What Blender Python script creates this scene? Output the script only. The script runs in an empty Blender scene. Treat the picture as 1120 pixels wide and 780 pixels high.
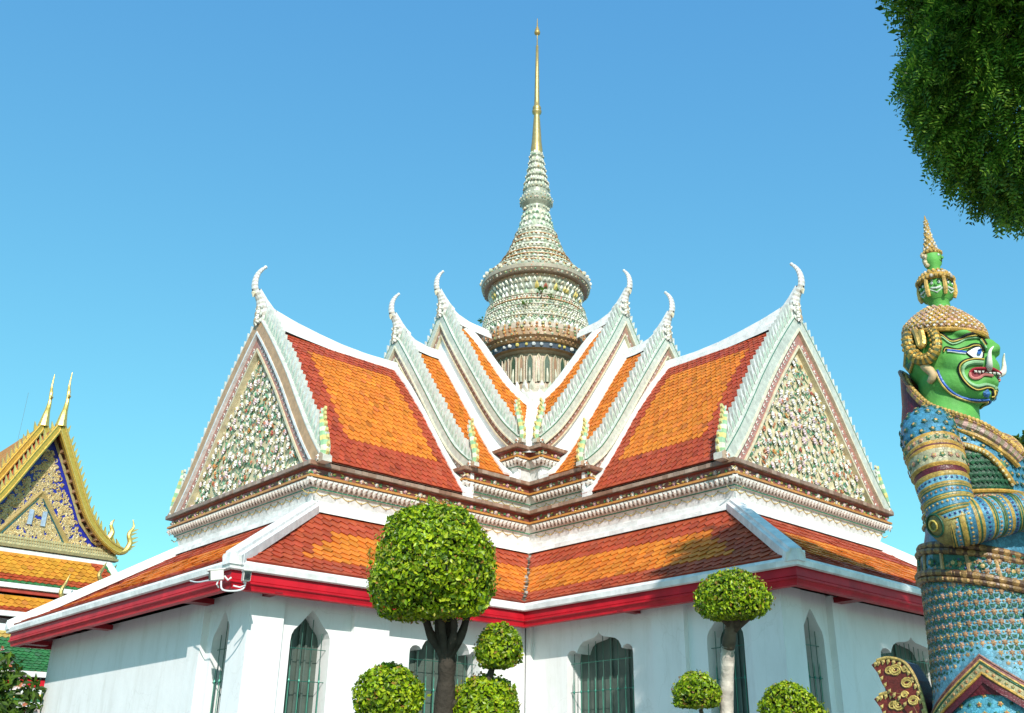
import bpy, math, random
import numpy as np
from mathutils import Vector, Matrix
from mathutils.bvhtree import BVHTree
from mathutils.geometry import tessellate_polygon

rng = random.Random(11)
nrg = np.random.default_rng(11)
scene = bpy.context.scene
col = scene.collection

# ------------------------------------------------------------------ camera
Cc = Vector((21.5233, 22.766, 1.6))
Rv = Vector((-0.7082231, 0.70596504, -0.00577947))
Uv = Vector((0.28134019, 0.2897294, 0.91482489))
Fv = Vector((-0.64750887, -0.64627412, 0.40380939))
cam = bpy.data.cameras.new('camera')
co = bpy.data.objects.new('camera', cam)
col.objects.link(co)
M = Matrix(((Rv.x, Uv.x, -Fv.x, Cc.x), (Rv.y, Uv.y, -Fv.y, Cc.y), (Rv.z, Uv.z, -Fv.z, Cc.z), (0, 0, 0, 1)))
co.matrix_world = M
cam.sensor_width = 36.0
cam.lens = 1092.78 / 1120 * 36
cam.shift_x = -54.8 / 1120
cam.shift_y = -15.57 / 1120
cam.clip_end = 3000
scene.camera = co

# ------------------------------------------------------------------ light
SUN = Vector((0.894, 1.36, 1.0)).normalized()
elev = math.asin(SUN.z)
w = bpy.data.worlds.new("World")
scene.world = w
w.use_nodes = True
nt = w.node_tree
sky = nt.nodes.new('ShaderNodeTexSky')
sky.sky_type = 'NISHITA'
sky.sun_disc = False
sky.sun_elevation = elev
sky.sun_rotation = math.atan2(SUN.x, SUN.y)
sky.air_density = 1.1
sky.dust_density = 0.3
sky.ozone_density = 2.5
bg = nt.nodes['Background']
bg.inputs['Strength'].default_value = 0.15
tint = nt.nodes.new('ShaderNodeMix')
tint.data_type = 'RGBA'; tint.blend_type = 'MULTIPLY'
tint.inputs[0].default_value = 1.0
tint.inputs[7].default_value = (0.80, 1.40, 1.42, 1)
nt.links.new(sky.outputs[0], tint.inputs[6])
gam = nt.nodes.new('ShaderNodeGamma')
gam.inputs['Gamma'].default_value = 0.8
nt.links.new(tint.outputs[2], gam.inputs['Color'])
sma = nt.nodes.new('ShaderNodeVectorMath')
sma.operation = 'MULTIPLY_ADD'
sma.inputs[1].default_value = (0.84, 1.03, 0.60)
sma.inputs[2].default_value = (0.0, 0.30, 2.35)
nt.links.new(gam.outputs[0], sma.inputs[0])
nt.links.new(sma.outputs[0], bg.inputs['Color'])
sl = bpy.data.lights.new('sun', 'SUN')
sl.energy = 4.2
sl.angle = math.radians(0.5)
sl.color = (1.0, 0.925, 0.86)
so = bpy.data.objects.new('sun', sl)
col.objects.link(so)
so.rotation_euler = (-SUN).to_track_quat('-Z', 'Y').to_euler()
so.location = (20, 30, 40)
vs = scene.view_settings
vs.view_transform = 'Standard'
vs.look = 'None'
vs.exposure = 0.28
vs.gamma = 1.0
vs.use_curve_mapping = False

# ------------------------------------------------------------------ materials
def mat_attr(name, rough=0.5, spec=0.5, metal=0.0, bump=0.0, bscale=30.0, var=0.15, vscale=6.0, base=None, transl=0.0, vdetail=6, coat=0.0):
    m = bpy.data.materials.new(name)
    m.use_nodes = True
    t = m.node_tree
    b = t.nodes['Principled BSDF']
    tc = t.nodes.new('ShaderNodeTexCoord')
    nz = t.nodes.new('ShaderNodeTexNoise')
    nz.inputs['Scale'].default_value = vscale
    nz.inputs['Detail'].default_value = vdetail
    t.links.new(tc.outputs['Object'], nz.inputs['Vector'])
    mr = t.nodes.new('ShaderNodeMapRange')
    mr.inputs['From Min'].default_value = 0.3
    mr.inputs['From Max'].default_value = 0.7
    mr.inputs['To Min'].default_value = 1 - var
    mr.inputs['To Max'].default_value = 1 + var * 0.5
    t.links.new(nz.outputs['Fac'], mr.inputs['Value'])
    vm = t.nodes.new('ShaderNodeVectorMath')
    vm.operation = 'SCALE'
    if base is None:
        at = t.nodes.new('ShaderNodeAttribute')
        at.attribute_name = 'col'
        t.links.new(at.outputs['Color'], vm.inputs[0])
    else:
        vm.inputs[0].default_value = base[:3]
    t.links.new(mr.outputs['Result'], vm.inputs['Scale'])
    t.links.new(vm.outputs['Vector'], b.inputs['Base Color'])
    b.inputs['Roughness'].default_value = rough
    b.inputs['Metallic'].default_value = metal
    b.inputs['Specular IOR Level'].default_value = spec
    b.inputs['Coat Weight'].default_value = coat
    if bump > 0:
        n2 = t.nodes.new('ShaderNodeTexNoise')
        n2.inputs['Scale'].default_value = bscale
        n2.inputs['Detail'].default_value = 5
        t.links.new(tc.outputs['Object'], n2.inputs['Vector'])
        bp = t.nodes.new('ShaderNodeBump')
        bp.inputs['Strength'].default_value = bump
        bp.inputs['Distance'].default_value = 0.02
        t.links.new(n2.outputs['Fac'], bp.inputs['Height'])
        t.links.new(bp.outputs['Normal'], b.inputs['Normal'])
    if transl > 0:
        out = t.nodes['Material Output']
        tr = t.nodes.new('ShaderNodeBsdfTranslucent')
        mx = t.nodes.new('ShaderNodeMixShader')
        mx.inputs['Fac'].default_value = transl
        t.links.new(vm.outputs['Vector'], tr.inputs['Color'])
        t.links.new(b.outputs[0], mx.inputs[1])
        t.links.new(tr.outputs[0], mx.inputs[2])
        t.links.new(mx.outputs[0], out.inputs['Surface'])
    return m

M_GLAZE = mat_attr('glazed_porcelain', rough=0.35, spec=0.5, bump=0.25, bscale=40, var=0.22, vscale=9)
M_TILE = mat_attr('roof_tile', rough=0.5, spec=0.22, bump=0.3, bscale=60, var=0.20, vscale=4.5, vdetail=10)
M_PAINT = mat_attr('painted_wood', rough=0.45, spec=0.25, bump=0.15, bscale=25, var=0.26, vscale=2.2, vdetail=9)
M_MORTAR = mat_attr('lime_mortar', rough=0.8, spec=0.3, bump=0.4, bscale=14, var=0.20, vscale=4.5, vdetail=10)
M_LEAF = mat_attr('leaf', rough=0.38, spec=0.45, var=0.2, vscale=4, transl=0.3)
M_DLEAF = mat_attr('dark_leaf', rough=0.42, spec=0.4, var=0.3, vscale=1.4, transl=0.38)
M_BARK = mat_attr('bark', rough=0.9, spec=0.2, bump=0.9, bscale=22, var=0.35, vscale=7)
M_GOLD = mat_attr('gilding', rough=0.38, spec=0.5, metal=0.55, bump=0.3, bscale=30, var=0.2, vscale=8)
M_METAL = mat_attr('metal', rough=0.4, spec=0.5, metal=0.3, var=0.12)
M_FACE = mat_attr('statue_paint', rough=0.55, spec=0.22, bump=0.25, bscale=30, var=0.30, vscale=5, vdetail=10)
M_STAT = mat_attr('statue_mosaic', rough=0.42, spec=0.45, var=0.30, vscale=7, vdetail=10)


def mosaic(m, scale, lo, hi, bump):
    t = m.node_tree
    b = t.nodes['Principled BSDF']
    src = b.inputs['Base Color'].links[0].from_socket
    tc = t.nodes.new('ShaderNodeTexCoord')
    vo = t.nodes.new('ShaderNodeTexVoronoi'); vo.inputs['Scale'].default_value = scale
    t.links.new(tc.outputs['Object'], vo.inputs['Vector'])
    sp = t.nodes.new('ShaderNodeSeparateColor')
    t.links.new(vo.outputs['Color'], sp.inputs[0])
    mr = t.nodes.new('ShaderNodeMapRange')
    mr.inputs['To Min'].default_value = lo; mr.inputs['To Max'].default_value = hi
    t.links.new(sp.outputs[0], mr.inputs['Value'])
    ve = t.nodes.new('ShaderNodeTexVoronoi'); ve.feature = 'DISTANCE_TO_EDGE'; ve.inputs['Scale'].default_value = scale
    t.links.new(tc.outputs['Object'], ve.inputs['Vector'])
    me_ = t.nodes.new('ShaderNodeMapRange')
    me_.inputs['From Max'].default_value = 0.10
    me_.inputs['To Min'].default_value = 0.62; me_.inputs['To Max'].default_value = 1.0
    t.links.new(ve.outputs['Distance'], me_.inputs['Value'])
    mu = t.nodes.new('ShaderNodeMath'); mu.operation = 'MULTIPLY'
    t.links.new(mr.outputs[0], mu.inputs[0]); t.links.new(me_.outputs[0], mu.inputs[1])
    sc = t.nodes.new('ShaderNodeVectorMath'); sc.operation = 'SCALE'
    t.links.new(src, sc.inputs[0]); t.links.new(mu.outputs[0], sc.inputs['Scale'])
    t.links.new(sc.outputs[0], b.inputs['Base Color'])
    bp = t.nodes.new('ShaderNodeBump'); bp.inputs['Strength'].default_value = bump; bp.inputs['Distance'].default_value = 0.01
    t.links.new(me_.outputs[0], bp.inputs['Height'])
    t.links.new(bp.outputs[0], b.inputs['Normal'])
    return m


def wall_material():
    m = bpy.data.materials.new('whitewashed_plaster')
    m.use_nodes = True
    t = m.node_tree
    b = t.nodes['Principled BSDF']
    tc = t.nodes.new('ShaderNodeTexCoord')
    mp = t.nodes.new('ShaderNodeMapping')
    mp.inputs['Scale'].default_value = (1.0, 1.0, 0.6)
    t.links.new(tc.outputs['Object'], mp.inputs['Vector'])
    nz = t.nodes.new('ShaderNodeTexNoise')
    nz.inputs['Scale'].default_value = 1.6
    nz.inputs['Detail'].default_value = 8
    nz.inputs['Roughness'].default_value = 0.62
    t.links.new(mp.outputs[0], nz.inputs['Vector'])
    n2_ = t.nodes.new('ShaderNodeTexNoise')
    n2_.inputs['Scale'].default_value = 2.0
    n2_.inputs['Detail'].default_value = 6
    t.links.new(tc.outputs['Object'], n2_.inputs['Vector'])
    cr = t.nodes.new('ShaderNodeValToRGB')
    cr.color_ramp.elements[0].position = 0.28
    cr.color_ramp.elements[0].color = (0.735, 0.735, 0.72, 1)
    cr.color_ramp.elements[1].position = 0.58
    cr.color_ramp.elements[1].color = (0.80, 0.80, 0.79, 1)
    t.links.new(nz.outputs['Fac'], cr.inputs['Fac'])
    m2 = t.nodes.new('ShaderNodeMapping')
    m2.inputs['Scale'].default_value = (2.0, 2.0, 0.30)
    t.links.new(tc.outputs['Object'], m2.inputs['Vector'])
    n3 = t.nodes.new('ShaderNodeTexNoise')
    n3.inputs['Scale'].default_value = 1.5
    n3.inputs['Detail'].default_value = 7
    n3.inputs['Roughness'].default_value = 0.7
    t.links.new(m2.outputs[0], n3.inputs['Vector'])
    c2 = t.nodes.new('ShaderNodeValToRGB')
    c2.color_ramp.elements[0].position = 0.50
    c2.color_ramp.elements[0].color = (1, 1, 1, 1)
    c2.color_ramp.elements[1].position = 0.74
    c2.color_ramp.elements[1].color = (0.87, 0.86, 0.835, 1)
    t.links.new(n3.outputs['Fac'], c2.inputs['Fac'])
    n4 = t.nodes.new('ShaderNodeTexVoronoi')
    n4.feature = 'DISTANCE_TO_EDGE'
    n4.inputs['Scale'].default_value = 0.55
    wv = t.nodes.new('ShaderNodeVectorMath'); wv.operation = 'MULTIPLY_ADD'
    wv.inputs[1].default_value = (0.6, 0.6, 0.6)
    t.links.new(n2_.outputs['Color'], wv.inputs[0])
    t.links.new(tc.outputs['Object'], wv.inputs[2])
    t.links.new(wv.outputs[0], n4.inputs['Vector'])
    c3 = t.nodes.new('ShaderNodeValToRGB')
    c3.color_ramp.elements[0].position = 0.0
    c3.color_ramp.elements[0].color = (0.92, 0.915, 0.905, 1)
    c3.color_ramp.elements[1].position = 0.006
    c3.color_ramp.elements[1].color = (1, 1, 1, 1)
    t.links.new(n4.outputs['Distance'], c3.inputs['Fac'])
    x1 = t.nodes.new('ShaderNodeMix'); x1.data_type = 'RGBA'; x1.blend_type = 'MULTIPLY'; x1.inputs[0].default_value = 1
    x2 = t.nodes.new('ShaderNodeMix'); x2.data_type = 'RGBA'; x2.blend_type = 'MULTIPLY'; x2.inputs[0].default_value = 1
    t.links.new(cr.outputs[0], x1.inputs[6]); t.links.new(c2.outputs[0], x1.inputs[7])
    t.links.new(x1.outputs[2], x2.inputs[6]); t.links.new(c3.outputs[0], x2.inputs[7])
    t.links.new(x2.outputs[2], b.inputs['Base Color'])
    b.inputs['Roughness'].default_value = 0.85
    n2 = t.nodes.new('ShaderNodeTexNoise')
    n2.inputs['Scale'].default_value = 7
    n2.inputs['Detail'].default_value = 8
    t.links.new(tc.outputs['Object'], n2.inputs['Vector'])
    bp = t.nodes.new('ShaderNodeBump')
    bp.inputs['Strength'].default_value = 0.22
    bp.inputs['Distance'].default_value = 0.02
    t.links.new(n2.outputs['Fac'], bp.inputs['Height'])
    t.links.new(bp.outputs[0], b.inputs['Normal'])
    return m


def ground_material():
    m = bpy.data.materials.new('courtyard_paving')
    m.use_nodes = True
    t = m.node_tree
    b = t.nodes['Principled BSDF']
    tc = t.nodes.new('ShaderNodeTexCoord')
    br = t.nodes.new('ShaderNodeTexBrick')
    br.inputs['Scale'].default_value = 1.0
    br.inputs['Brick Width'].default_value = 0.6
    br.inputs['Row Height'].default_value = 0.6
    br.inputs['Mortar Size'].default_value = 0.008
    br.inputs['Color1'].default_value = (0.25, 0.23, 0.20, 1)
    br.inputs['Color2'].default_value = (0.20, 0.185, 0.165, 1)
    br.inputs['Mortar'].default_value = (0.18, 0.17, 0.16, 1)
    t.links.new(tc.outputs['Object'], br.inputs['Vector'])
    t.links.new(br.outputs['Color'], b.inputs['Base Color'])
    b.inputs['Roughness'].default_value = 0.75
    return m


mosaic(M_STAT, 32, 0.72, 1.18, 0.35)
M_WALL = wall_material()
M_GROUND = ground_material()

# ------------------------------------------------------------------ mesh builder
class MB:
    def __init__(self, T=None):
        self.v = []; self.f = []; self.c = []; self.T = T; self.n = 0
        self.arr = []          # bulk numpy chunks

    def add(self, verts, faces, colr):
        n = self.n
        if self.T:
            verts = [self.T(p) for p in verts]
        self.v.extend([tuple(p) for p in verts])
        for k, f in enumerate(faces):
            self.f.append([i + n for i in f])
            self.c.append(colr[k] if isinstance(colr, list) else colr)
        self.n += len(verts)

    def box(self, c, s, colr, rot=None):
        hx, hy, hz = s[0] / 2, s[1] / 2, s[2] / 2
        vs_ = [Vector((x, y, z)) for x in (-hx, hx) for y in (-hy, hy) for z in (-hz, hz)]
        if rot is not None:
            vs_ = [rot @ p for p in vs_]
        vs_ = [p + Vector(c) for p in vs_]
        self.add(vs_, [(0, 1, 3, 2), (4, 6, 7, 5), (0, 4, 5, 1), (2, 3, 7, 6), (0, 2, 6, 4), (1, 5, 7, 3)], colr)

    def tube(self, path, radii, n=8, colr=(.5, .5, .5), cap=True, flat=1.0, up=None):
        path = [Vector(p) for p in path]
        rings = []
        pu = Vector(up) if up is not None else None
        for i, p in enumerate(path):
            a = path[max(i - 1, 0)]; b = path[min(i + 1, len(path) - 1)]
            d = (b - a)
            if d.length < 1e-9: d = Vector((0, 0, 1))
            d.normalize()
            if pu is None:
                pu = Vector((0, 0, 1)) if abs(d.z) < .9 else Vector((1, 0, 0))
            s = d.cross(pu)
            if s.length < 1e-6: s = d.cross(Vector((1, .1, 0)))
            s.normalize()
            u = s.cross(d).normalized()
            if up is None: pu = u
            r = radii[i] if isinstance(radii, (list, tuple)) else radii
            rings.append([p + (s * math.cos(2 * math.pi * k / n) * flat + u * math.sin(2 * math.pi * k / n)) * r for k in range(n)])
        vs_ = [q for r in rings for q in r]
        fs = []; cs = []
        for i in range(len(path) - 1):
            for k in range(n):
                fs.append((i * n + k, i * n + (k + 1) % n, (i + 1) * n + (k + 1) % n, (i + 1) * n + k))
                cs.append(colr[i] if isinstance(colr, list) else colr)
        if cap:
            fs.append(tuple(range(n))[::-1]); cs.append(colr[0] if isinstance(colr, list) else colr)
            m = (len(path) - 1) * n
            fs.append(tuple(range(m, m + n))); cs.append(colr[-1] if isinstance(colr, list) else colr)
        self.add(vs_, fs, cs)

    def lathe(self, prof, n=32, colr=(.5, .5, .5), c=(0, 0)):
        vs_ = []; fs = []; cs = []
        for r, z in prof:
            for k in range(n):
                a = 2 * math.pi * k / n
                vs_.append((c[0] + r * math.cos(a), c[1] + r * math.sin(a), z))
        for i in range(len(prof) - 1):
            for k in range(n):
                fs.append((i * n + k, i * n + (k + 1) % n, (i + 1) * n + (k + 1) % n, (i + 1) * n + k))
                q = colr[i] if isinstance(colr, list) else colr
                cs.append(q() if callable(q) else q)
        self.add(vs_, fs, cs)

    def sphere(self, c, r, colr, nu=10, nv=7, axes=None):
        if not isinstance(r, (tuple, list)): r = (r, r, r)
        vs_ = [];
        for j in range(nv + 1):
            th = math.pi * j / nv
            for i in range(nu):
                a = 2 * math.pi * i / nu
                p = Vector((r[0] * math.sin(th) * math.cos(a), r[1] * math.sin(th) * math.sin(a), r[2] * math.cos(th)))
                if axes is not None: p = axes @ p
                vs_.append(p + Vector(c))
        fs = [(j * nu + i, j * nu + (i + 1) % nu, (j + 1) * nu + (i + 1) % nu, (j + 1) * nu + i) for j in range(nv) for i in range(nu)]
        self.add(vs_, fs, colr)

    def prism(self, poly, thick, frame, colr, side=None):
        """poly 2-D outline, frame = (origin, ex, ey); extruded +-thick/2 along ex x ey"""
        o, ex, ey = [Vector(q) for q in frame]
        nn = ex.cross(ey).normalized() * (thick / 2)
        a = [o + ex * p[0] + ey * p[1] + nn for p in poly]
        b = [o + ex * p[0] + ey * p[1] - nn for p in poly]
        k = len(poly)
        tri = tessellate_polygon([[Vector((p[0], p[1], 0)) for p in poly]])
        fs = [tuple(t) for t in tri] + [tuple(i + k for i in t)[::-1] for t in tri]
        cs = [colr] * len(fs)
        for i in range(k):
            fs.append((i, (i + 1) % k, k + (i + 1) % k, k + i)); cs.append(side or colr)
        self.add(a + b, fs, cs)

    def rosette(self, p, nrm, r, cp, cc, petals=6, lift=.5):
        p = Vector(p); nrm = Vector(nrm).normalized()
        a = nrm.orthogonal().normalized()
        b = nrm.cross(a)
        ph = rng.random() * 6
        vs_ = [p + nrm * r * lift]
        m = petals * 2
        for k in range(m):
            an = ph + 2 * math.pi * k / m
            rr = r if k % 2 == 0 else r * .62
            vs_.append(p + (a * math.cos(an) + b * math.sin(an)) * rr + nrm * (r * .12 if k % 2 == 0 else 0))
        for k in range(m):
            an = ph + 2 * math.pi * k / m
            rr = r * .38
            vs_.append(p + (a * math.cos(an) + b * math.sin(an)) * rr + nrm * r * lift * .85)
        fs = []; cs = []
        for k in range(m):
            k2 = (k + 1) % m
            fs.append((0, 1 + m + k, 1 + m + k2)); cs.append(cc)
            fs.append((1 + m + k, 1 + k, 1 + k2, 1 + m + k2)); cs.append(cp)
        self.add(vs_, fs, cs)

    def leafd(self, p, nrm, d, L, W, colr, lift=.25):
        p = Vector(p); nrm = Vector(nrm).normalized(); d = Vector(d)
        d = (d - nrm * d.dot(nrm)).normalized()
        s = nrm.cross(d)
        self.add([p, p + d * L * .5 + s * W * .5 + nrm * .01, p + d * L + nrm * L * .05, p + d * L * .5 - s * W * .5 + nrm * .01, p + d * L * .5 + nrm * L * lift],
                 [(0, 1, 4), (1, 2, 4), (2, 3, 4), (3, 0, 4)], colr)

    def bulk(self, V, Fq, Cq):
        self.arr.append((V, Fq, Cq))

    def build(self, name, mat, parent=None, smooth=False, base=None):
        off = Vector(base) if base is not None else Vector((0, 0, 0))
        if parent is not None and base is None:
            off = Vector(parent.location)
            q = parent.parent
            while q is not None:
                off += Vector(q.location); q = q.parent
        me = bpy.data.meshes.new(name)
        if self.arr and not self.v:
            V = np.concatenate([a[0] for a in self.arr]); k = 0; F = []; Cl = []
            for a in self.arr:
                F.append(a[1] + k); k += len(a[0]); Cl.append(a[2])
            F = np.concatenate(F); Cl = np.concatenate(Cl)
            me.from_pydata((V - np.array(off)).tolist(), [], F.tolist())
            ca = Cl
        else:
            me.from_pydata([(p[0] - off.x, p[1] - off.y, p[2] - off.z) for p in self.v], [], self.f)
            ca = np.array([tuple(q[:3]) for q in self.c], float)
        at = me.attributes.new('col', 'FLOAT_COLOR', 'FACE')
        rgba = np.ones((len(me.polygons), 4), np.float32)
        rgba[:, :3] = ca[:len(me.polygons)]
        at.data.foreach_set('color', rgba.ravel())
        if smooth:
            me.polygons.foreach_set('use_smooth', [True] * len(me.polygons))
        me.materials.append(mat)
        o = bpy.data.objects.new(name, me)
        col.objects.link(o)
        if parent is not None:
            o.parent = parent
        else:
            o.location = off
        return o


def thing(name, label, cat, loc, group=None):
    o = bpy.data.objects.new(name, None)
    o.empty_display_size = .3
    col.objects.link(o)
    o.location = loc
    o['label'] = label
    o['category'] = cat
    if group: o['group'] = group
    return o


def tag(o, label, cat, group=None):
    o['label'] = label; o['category'] = cat
    if group: o['group'] = group


def jit(c, a=.12):
    k = 1 + rng.uniform(-a, a)
    return (c[0] * k, c[1] * k, c[2] * k)


def lerp(a, b, t): return a + (b - a) * t


def curve_fn(tab):
    xs = [p[0] for p in tab]; ys = [p[1] for p in tab]
    def f(x): return float(np.interp(x, xs, ys))
    return f


def smooth_path(pts, n):
    """Catmull-Rom through points, n samples"""
    P = [Vector(p) for p in pts]
    out = []
    m = len(P) - 1
    for k in range(n):
        t = k / (n - 1) * m
        i = min(int(t), m - 1); u = t - i
        p0 = P[max(i - 1, 0)]; p1 = P[i]; p2 = P[i + 1]; p3 = P[min(i + 2, m)]
        out.append(0.5 * ((2 * p1) + (p2 - p0) * u + (2 * p0 - 5 * p1 + 4 * p2 - p3) * u * u + (3 * p1 - p0 - 3 * p2 + p3) * u ** 3))
    return out


WHITE = (.78, .775, .75)
CREAM = (.74, .68, .50)
PGREEN = (.55, .575, .49)
DGREEN = (.05, .20, .11)
BROWN = (.30, .19, .12)
TAN = (.46, .27, .13)
DRED = (.22, .05, .04)
ORANGE = (.55, .25, .06)
RED_T = (.44, .072, .028)
ORA_T = (.70, .205, .022)
YEL = (.72, .56, .16)
PINK = (.62, .36, .42)
FASC = (.52, .010, .022)

# ------------------------------------------------------------------ ground
g = MB()
g.add([(-600, -600, 0), (600, -600, 0), (600, 600, 0), (-600, 600, 0)], [(0, 1, 2, 3)], (.4, .4, .38))
o = g.build('ground', M_GROUND); o['kind'] = 'structure'

# ================================================================== TEMPLE HALL
HALL = thing('temple_hall', 'white walled hall with stepped orange tiled roofs, flowered gables and a tall tiered spire', 'temple', (0, 0, 0))

mapA = lambda p: (p[0], p[1], p[2])
mapB = lambda p: (p[1], p[0], p[2])
mapC = lambda p: (-p[0], p[1], p[2])
mapD = lambda p: (p[1], -p[0], p[2])
ARMS = [mapA, mapB, mapC, mapD]

W1, L1, Z1 = 3.6, 10.30, 8.25
W2, L2, Z2 = 3.63, 5.88, 9.03
W3, L3, Z3 = 3.80, 4.26, 9.95
EW, EL, EZ = 5.80, 13.0, 5.18
SW, SL, SZ = 3.27, 9.97, 7.44
WW, WL = 5.08, 12.08


def cross(wd, ln):
    return [(ln, -wd), (ln, wd), (wd, wd), (wd, ln), (-wd, ln), (-wd, wd), (-ln, wd), (-ln, -wd), (-wd, -wd), (-wd, -ln), (wd, -ln), (wd, -wd)]


def sweep(mb, wd, ln, prof, cols, skip=()):
    for i in range(len(prof) - 1):
        a = cross(wd + prof[i][0], ln + prof[i][0]); b = cross(wd + prof[i + 1][0], ln + prof[i + 1][0])
        for k in range(12):
            if k in skip: continue
            k2 = (k + 1) % 12
            # split along the run so per-piece colour differs a little
            n = max(1, int(math.hypot(a[k2][0] - a[k][0], a[k2][1] - a[k][1]) / .45))
            for q in range(n):
                t0, t1 = q / n, (q + 1) / n
                P = lambda s, t, z: (lerp(s[k][0], s[k2][0], t), lerp(s[k][1], s[k2][1], t), z)
                mb.add([P(a, t0, prof[i][1]), P(a, t1, prof[i][1]), P(b, t1, prof[i + 1][1]), P(b, t0, prof[i + 1][1])], [(0, 1, 2, 3)], jit(cols[i], .10))


# ---- walls with arched window openings
def arch_pointed(w_, top):
    h = w_ / 2
    pts = [(-h, 1.0), (-h, top - .62), (-h * .97, top - .50), (-h * .86, top - .40), (-h * .62, top - .30), (-h * .42, top - .20), (-h * .2, top - .08), (0, top)]
    return pts + [(-x, z) for x, z in reversed(pts[:-1])]


def arch_foil(w_, top):
    h = w_ / 2
    pts = [(-h, 1.0), (-h, top - .52), (-h * .985, top - .41), (-h * .92, top - .345), (-h * .83, top - .325), (-h * .74, top - .35), (-h * .685, top - .405),
           (-h * .655, top - .33), (-h * .59, top - .235), (-h * .48, top - .17), (-h * .30, top - .135), (-h * .14, top - .11), (-h * .05, top - .06), (0, top)]
    return pts + [(-x, z) for x, z in reversed(pts[:-1])]


ZT = 5.02
wall = MB()


def wall_panel(mp, s0, s1, windows, plane, axis):
    """axis 'v': wall at v=plane running along u; axis 'u': wall at u=plane running along v"""
    def P(s, z, d=0.0):
        return mp((s, plane - d, z)) if axis == 'v' else mp((plane - d, s, z))
    loops = [[Vector((s0, 0, 0)), Vector((s1, 0, 0)), Vector((s1, ZT, 0)), Vector((s0, ZT, 0))]]
    for (c, kind, w_, top) in windows:
        ar = (arch_pointed if kind == 'p' else arch_foil)(w_, top)
        loops.append([Vector((c + x, z, 0)) for x, z in ar])
    flat = [p for l in loops for p in l]
    tri = tessellate_polygon(loops)
    wall.add([P(p.x, p.y) for p in flat], [tuple(t) for t in tri], WHITE)
    for (c, kind, w_, top) in windows:
        ar = (arch_pointed if kind == 'p' else arch_foil)(w_, top)
        k = len(ar)
        D = .46
        wall.add([P(c + x, z) for x, z in ar] + [P(c + x, z, D) for x, z in ar],
                 [(i, (i + 1) % k, k + (i + 1) % k, k + i) for i in range(k)], WHITE)
        # window part: shutter + grille
        sh = MB()
        tri = tessellate_polygon([[Vector((x, z, 0)) for x, z in ar]])
        sh.add([P(c + x, z, D - .03) for x, z in ar], [tuple(t) for t in tri], (.095, .125, .105))
        nb = 6 if kind == 'p' else 4
        for i in range(1, nb):
            x = -w_ / 2 + w_ * i / nb
            zt = np.interp(x, [a[0] for a in ar], [a[1] for a in ar]) - .04
            a = P(c + x - .02, 1.02, D - .03); b = P(c + x + .02, zt, D - .075)
            cc = [(a[q] + b[q]) / 2 for q in range(3)]
            sh.box(cc, [abs(a[q] - b[q]) for q in range(3)], (.10, .135, .115))
        wn = sh.build('window', M_PAINT, HALL)
        gr = MB()
        zb = 3.42
        n = max(4, int(round(w_ / .21)))
        xs = [a[0] for a in ar]; zs = [a[1] for a in ar]
        for i in range(n):
            x = -w_ / 2 + w_ * (i + .5) / n
            zt = float(np.interp(x, xs[1:-1], zs[1:-1])) - .05
            gr.tube([P(c + x, 1.0, .13), P(c + x, zt, .13)], .008, 5, (.02, .09, .065))
            # spear head of the lower row
            gr.tube([P(c + x, 1.0, .10), P(c + x, 3.62, .10), P(c + x, 3.70, .10)], [.009, .009, .002], 5, (.05, .24, .17))
            gr.tube([P(c + x, zb - .05, .10), P(c + x, zb, .10), P(c + x, zb + .05, .10)], [.004, .024, .004], 6, (.05, .26, .19))
        for zz, dd in ((zb, .115), (4.02, .13), (2.2, .13)):
            gr.tube([P(c - w_ / 2, zz, dd), P(c + w_ / 2, zz, dd)], .008, 5, (.03, .15, .11))
        gr.build('grille', M_METAL, wn)


NW = [(10.78, 'p', .88, 4.74), (7.42, 'f', 1.95, 4.62)]
for mp in (mapA, mapB):
    wall_panel(mp, WW, WL, NW, WW, 'v')
for mp in (mapC, mapD):
    wall_panel(mp, WW, WL, [], WW, 'v')
wall_panel(mapA, -WW, WW, [(4.02, 'p', .78, 4.70)], WL, 'u')
wall_panel(mapB, -WW, WW, [(4.02, 'p', .78, 4.70), (0.0, 'f', 2.9, 4.50), (-4.02, 'p', .78, 4.70)], WL, 'u')
for mp in ARMS[2:]:
    wall_panel(mp, -WW, WW, [], WL, 'u')
for mp in (mapA, mapB, mapC, mapD):     # far flanks of the arms
    wall.add([mp((WW, -WW, 0)), mp((WL, -WW, 0)), mp((WL, -WW, ZT)), mp((WW, -WW, ZT))], [(0, 1, 2, 3)], WHITE)
wall.build('wall', M_WALL, HALL)

for mp in (mapA, mapB):
    def pil(u0, u1, v0, v1):
        m = MB(mp)
        m.box(((u0 + u1) / 2, (v0 + v1) / 2, 2.5), (abs(u1 - u0), abs(v1 - v0), 4.98), WHITE)
        m.build('pilaster', M_WALL, HALL)
    pil(11.47, 12.20, 4.50, 5.20)           # corner
    pil(9.02, 9.88, 5.0, 5.20)
    pil(5.205, 5.52, 5.0, 5.20) if mp is mapA else pil(5.205, 5.36, 5.0, 5.18)
    pil(12.0, 12.22, 2.90, 3.42)
    if mp is mapB:
        pil(12.0, 12.22, -3.42, -2.90)
        pil(11.47, 12.20, -5.20, -4.50)

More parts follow.
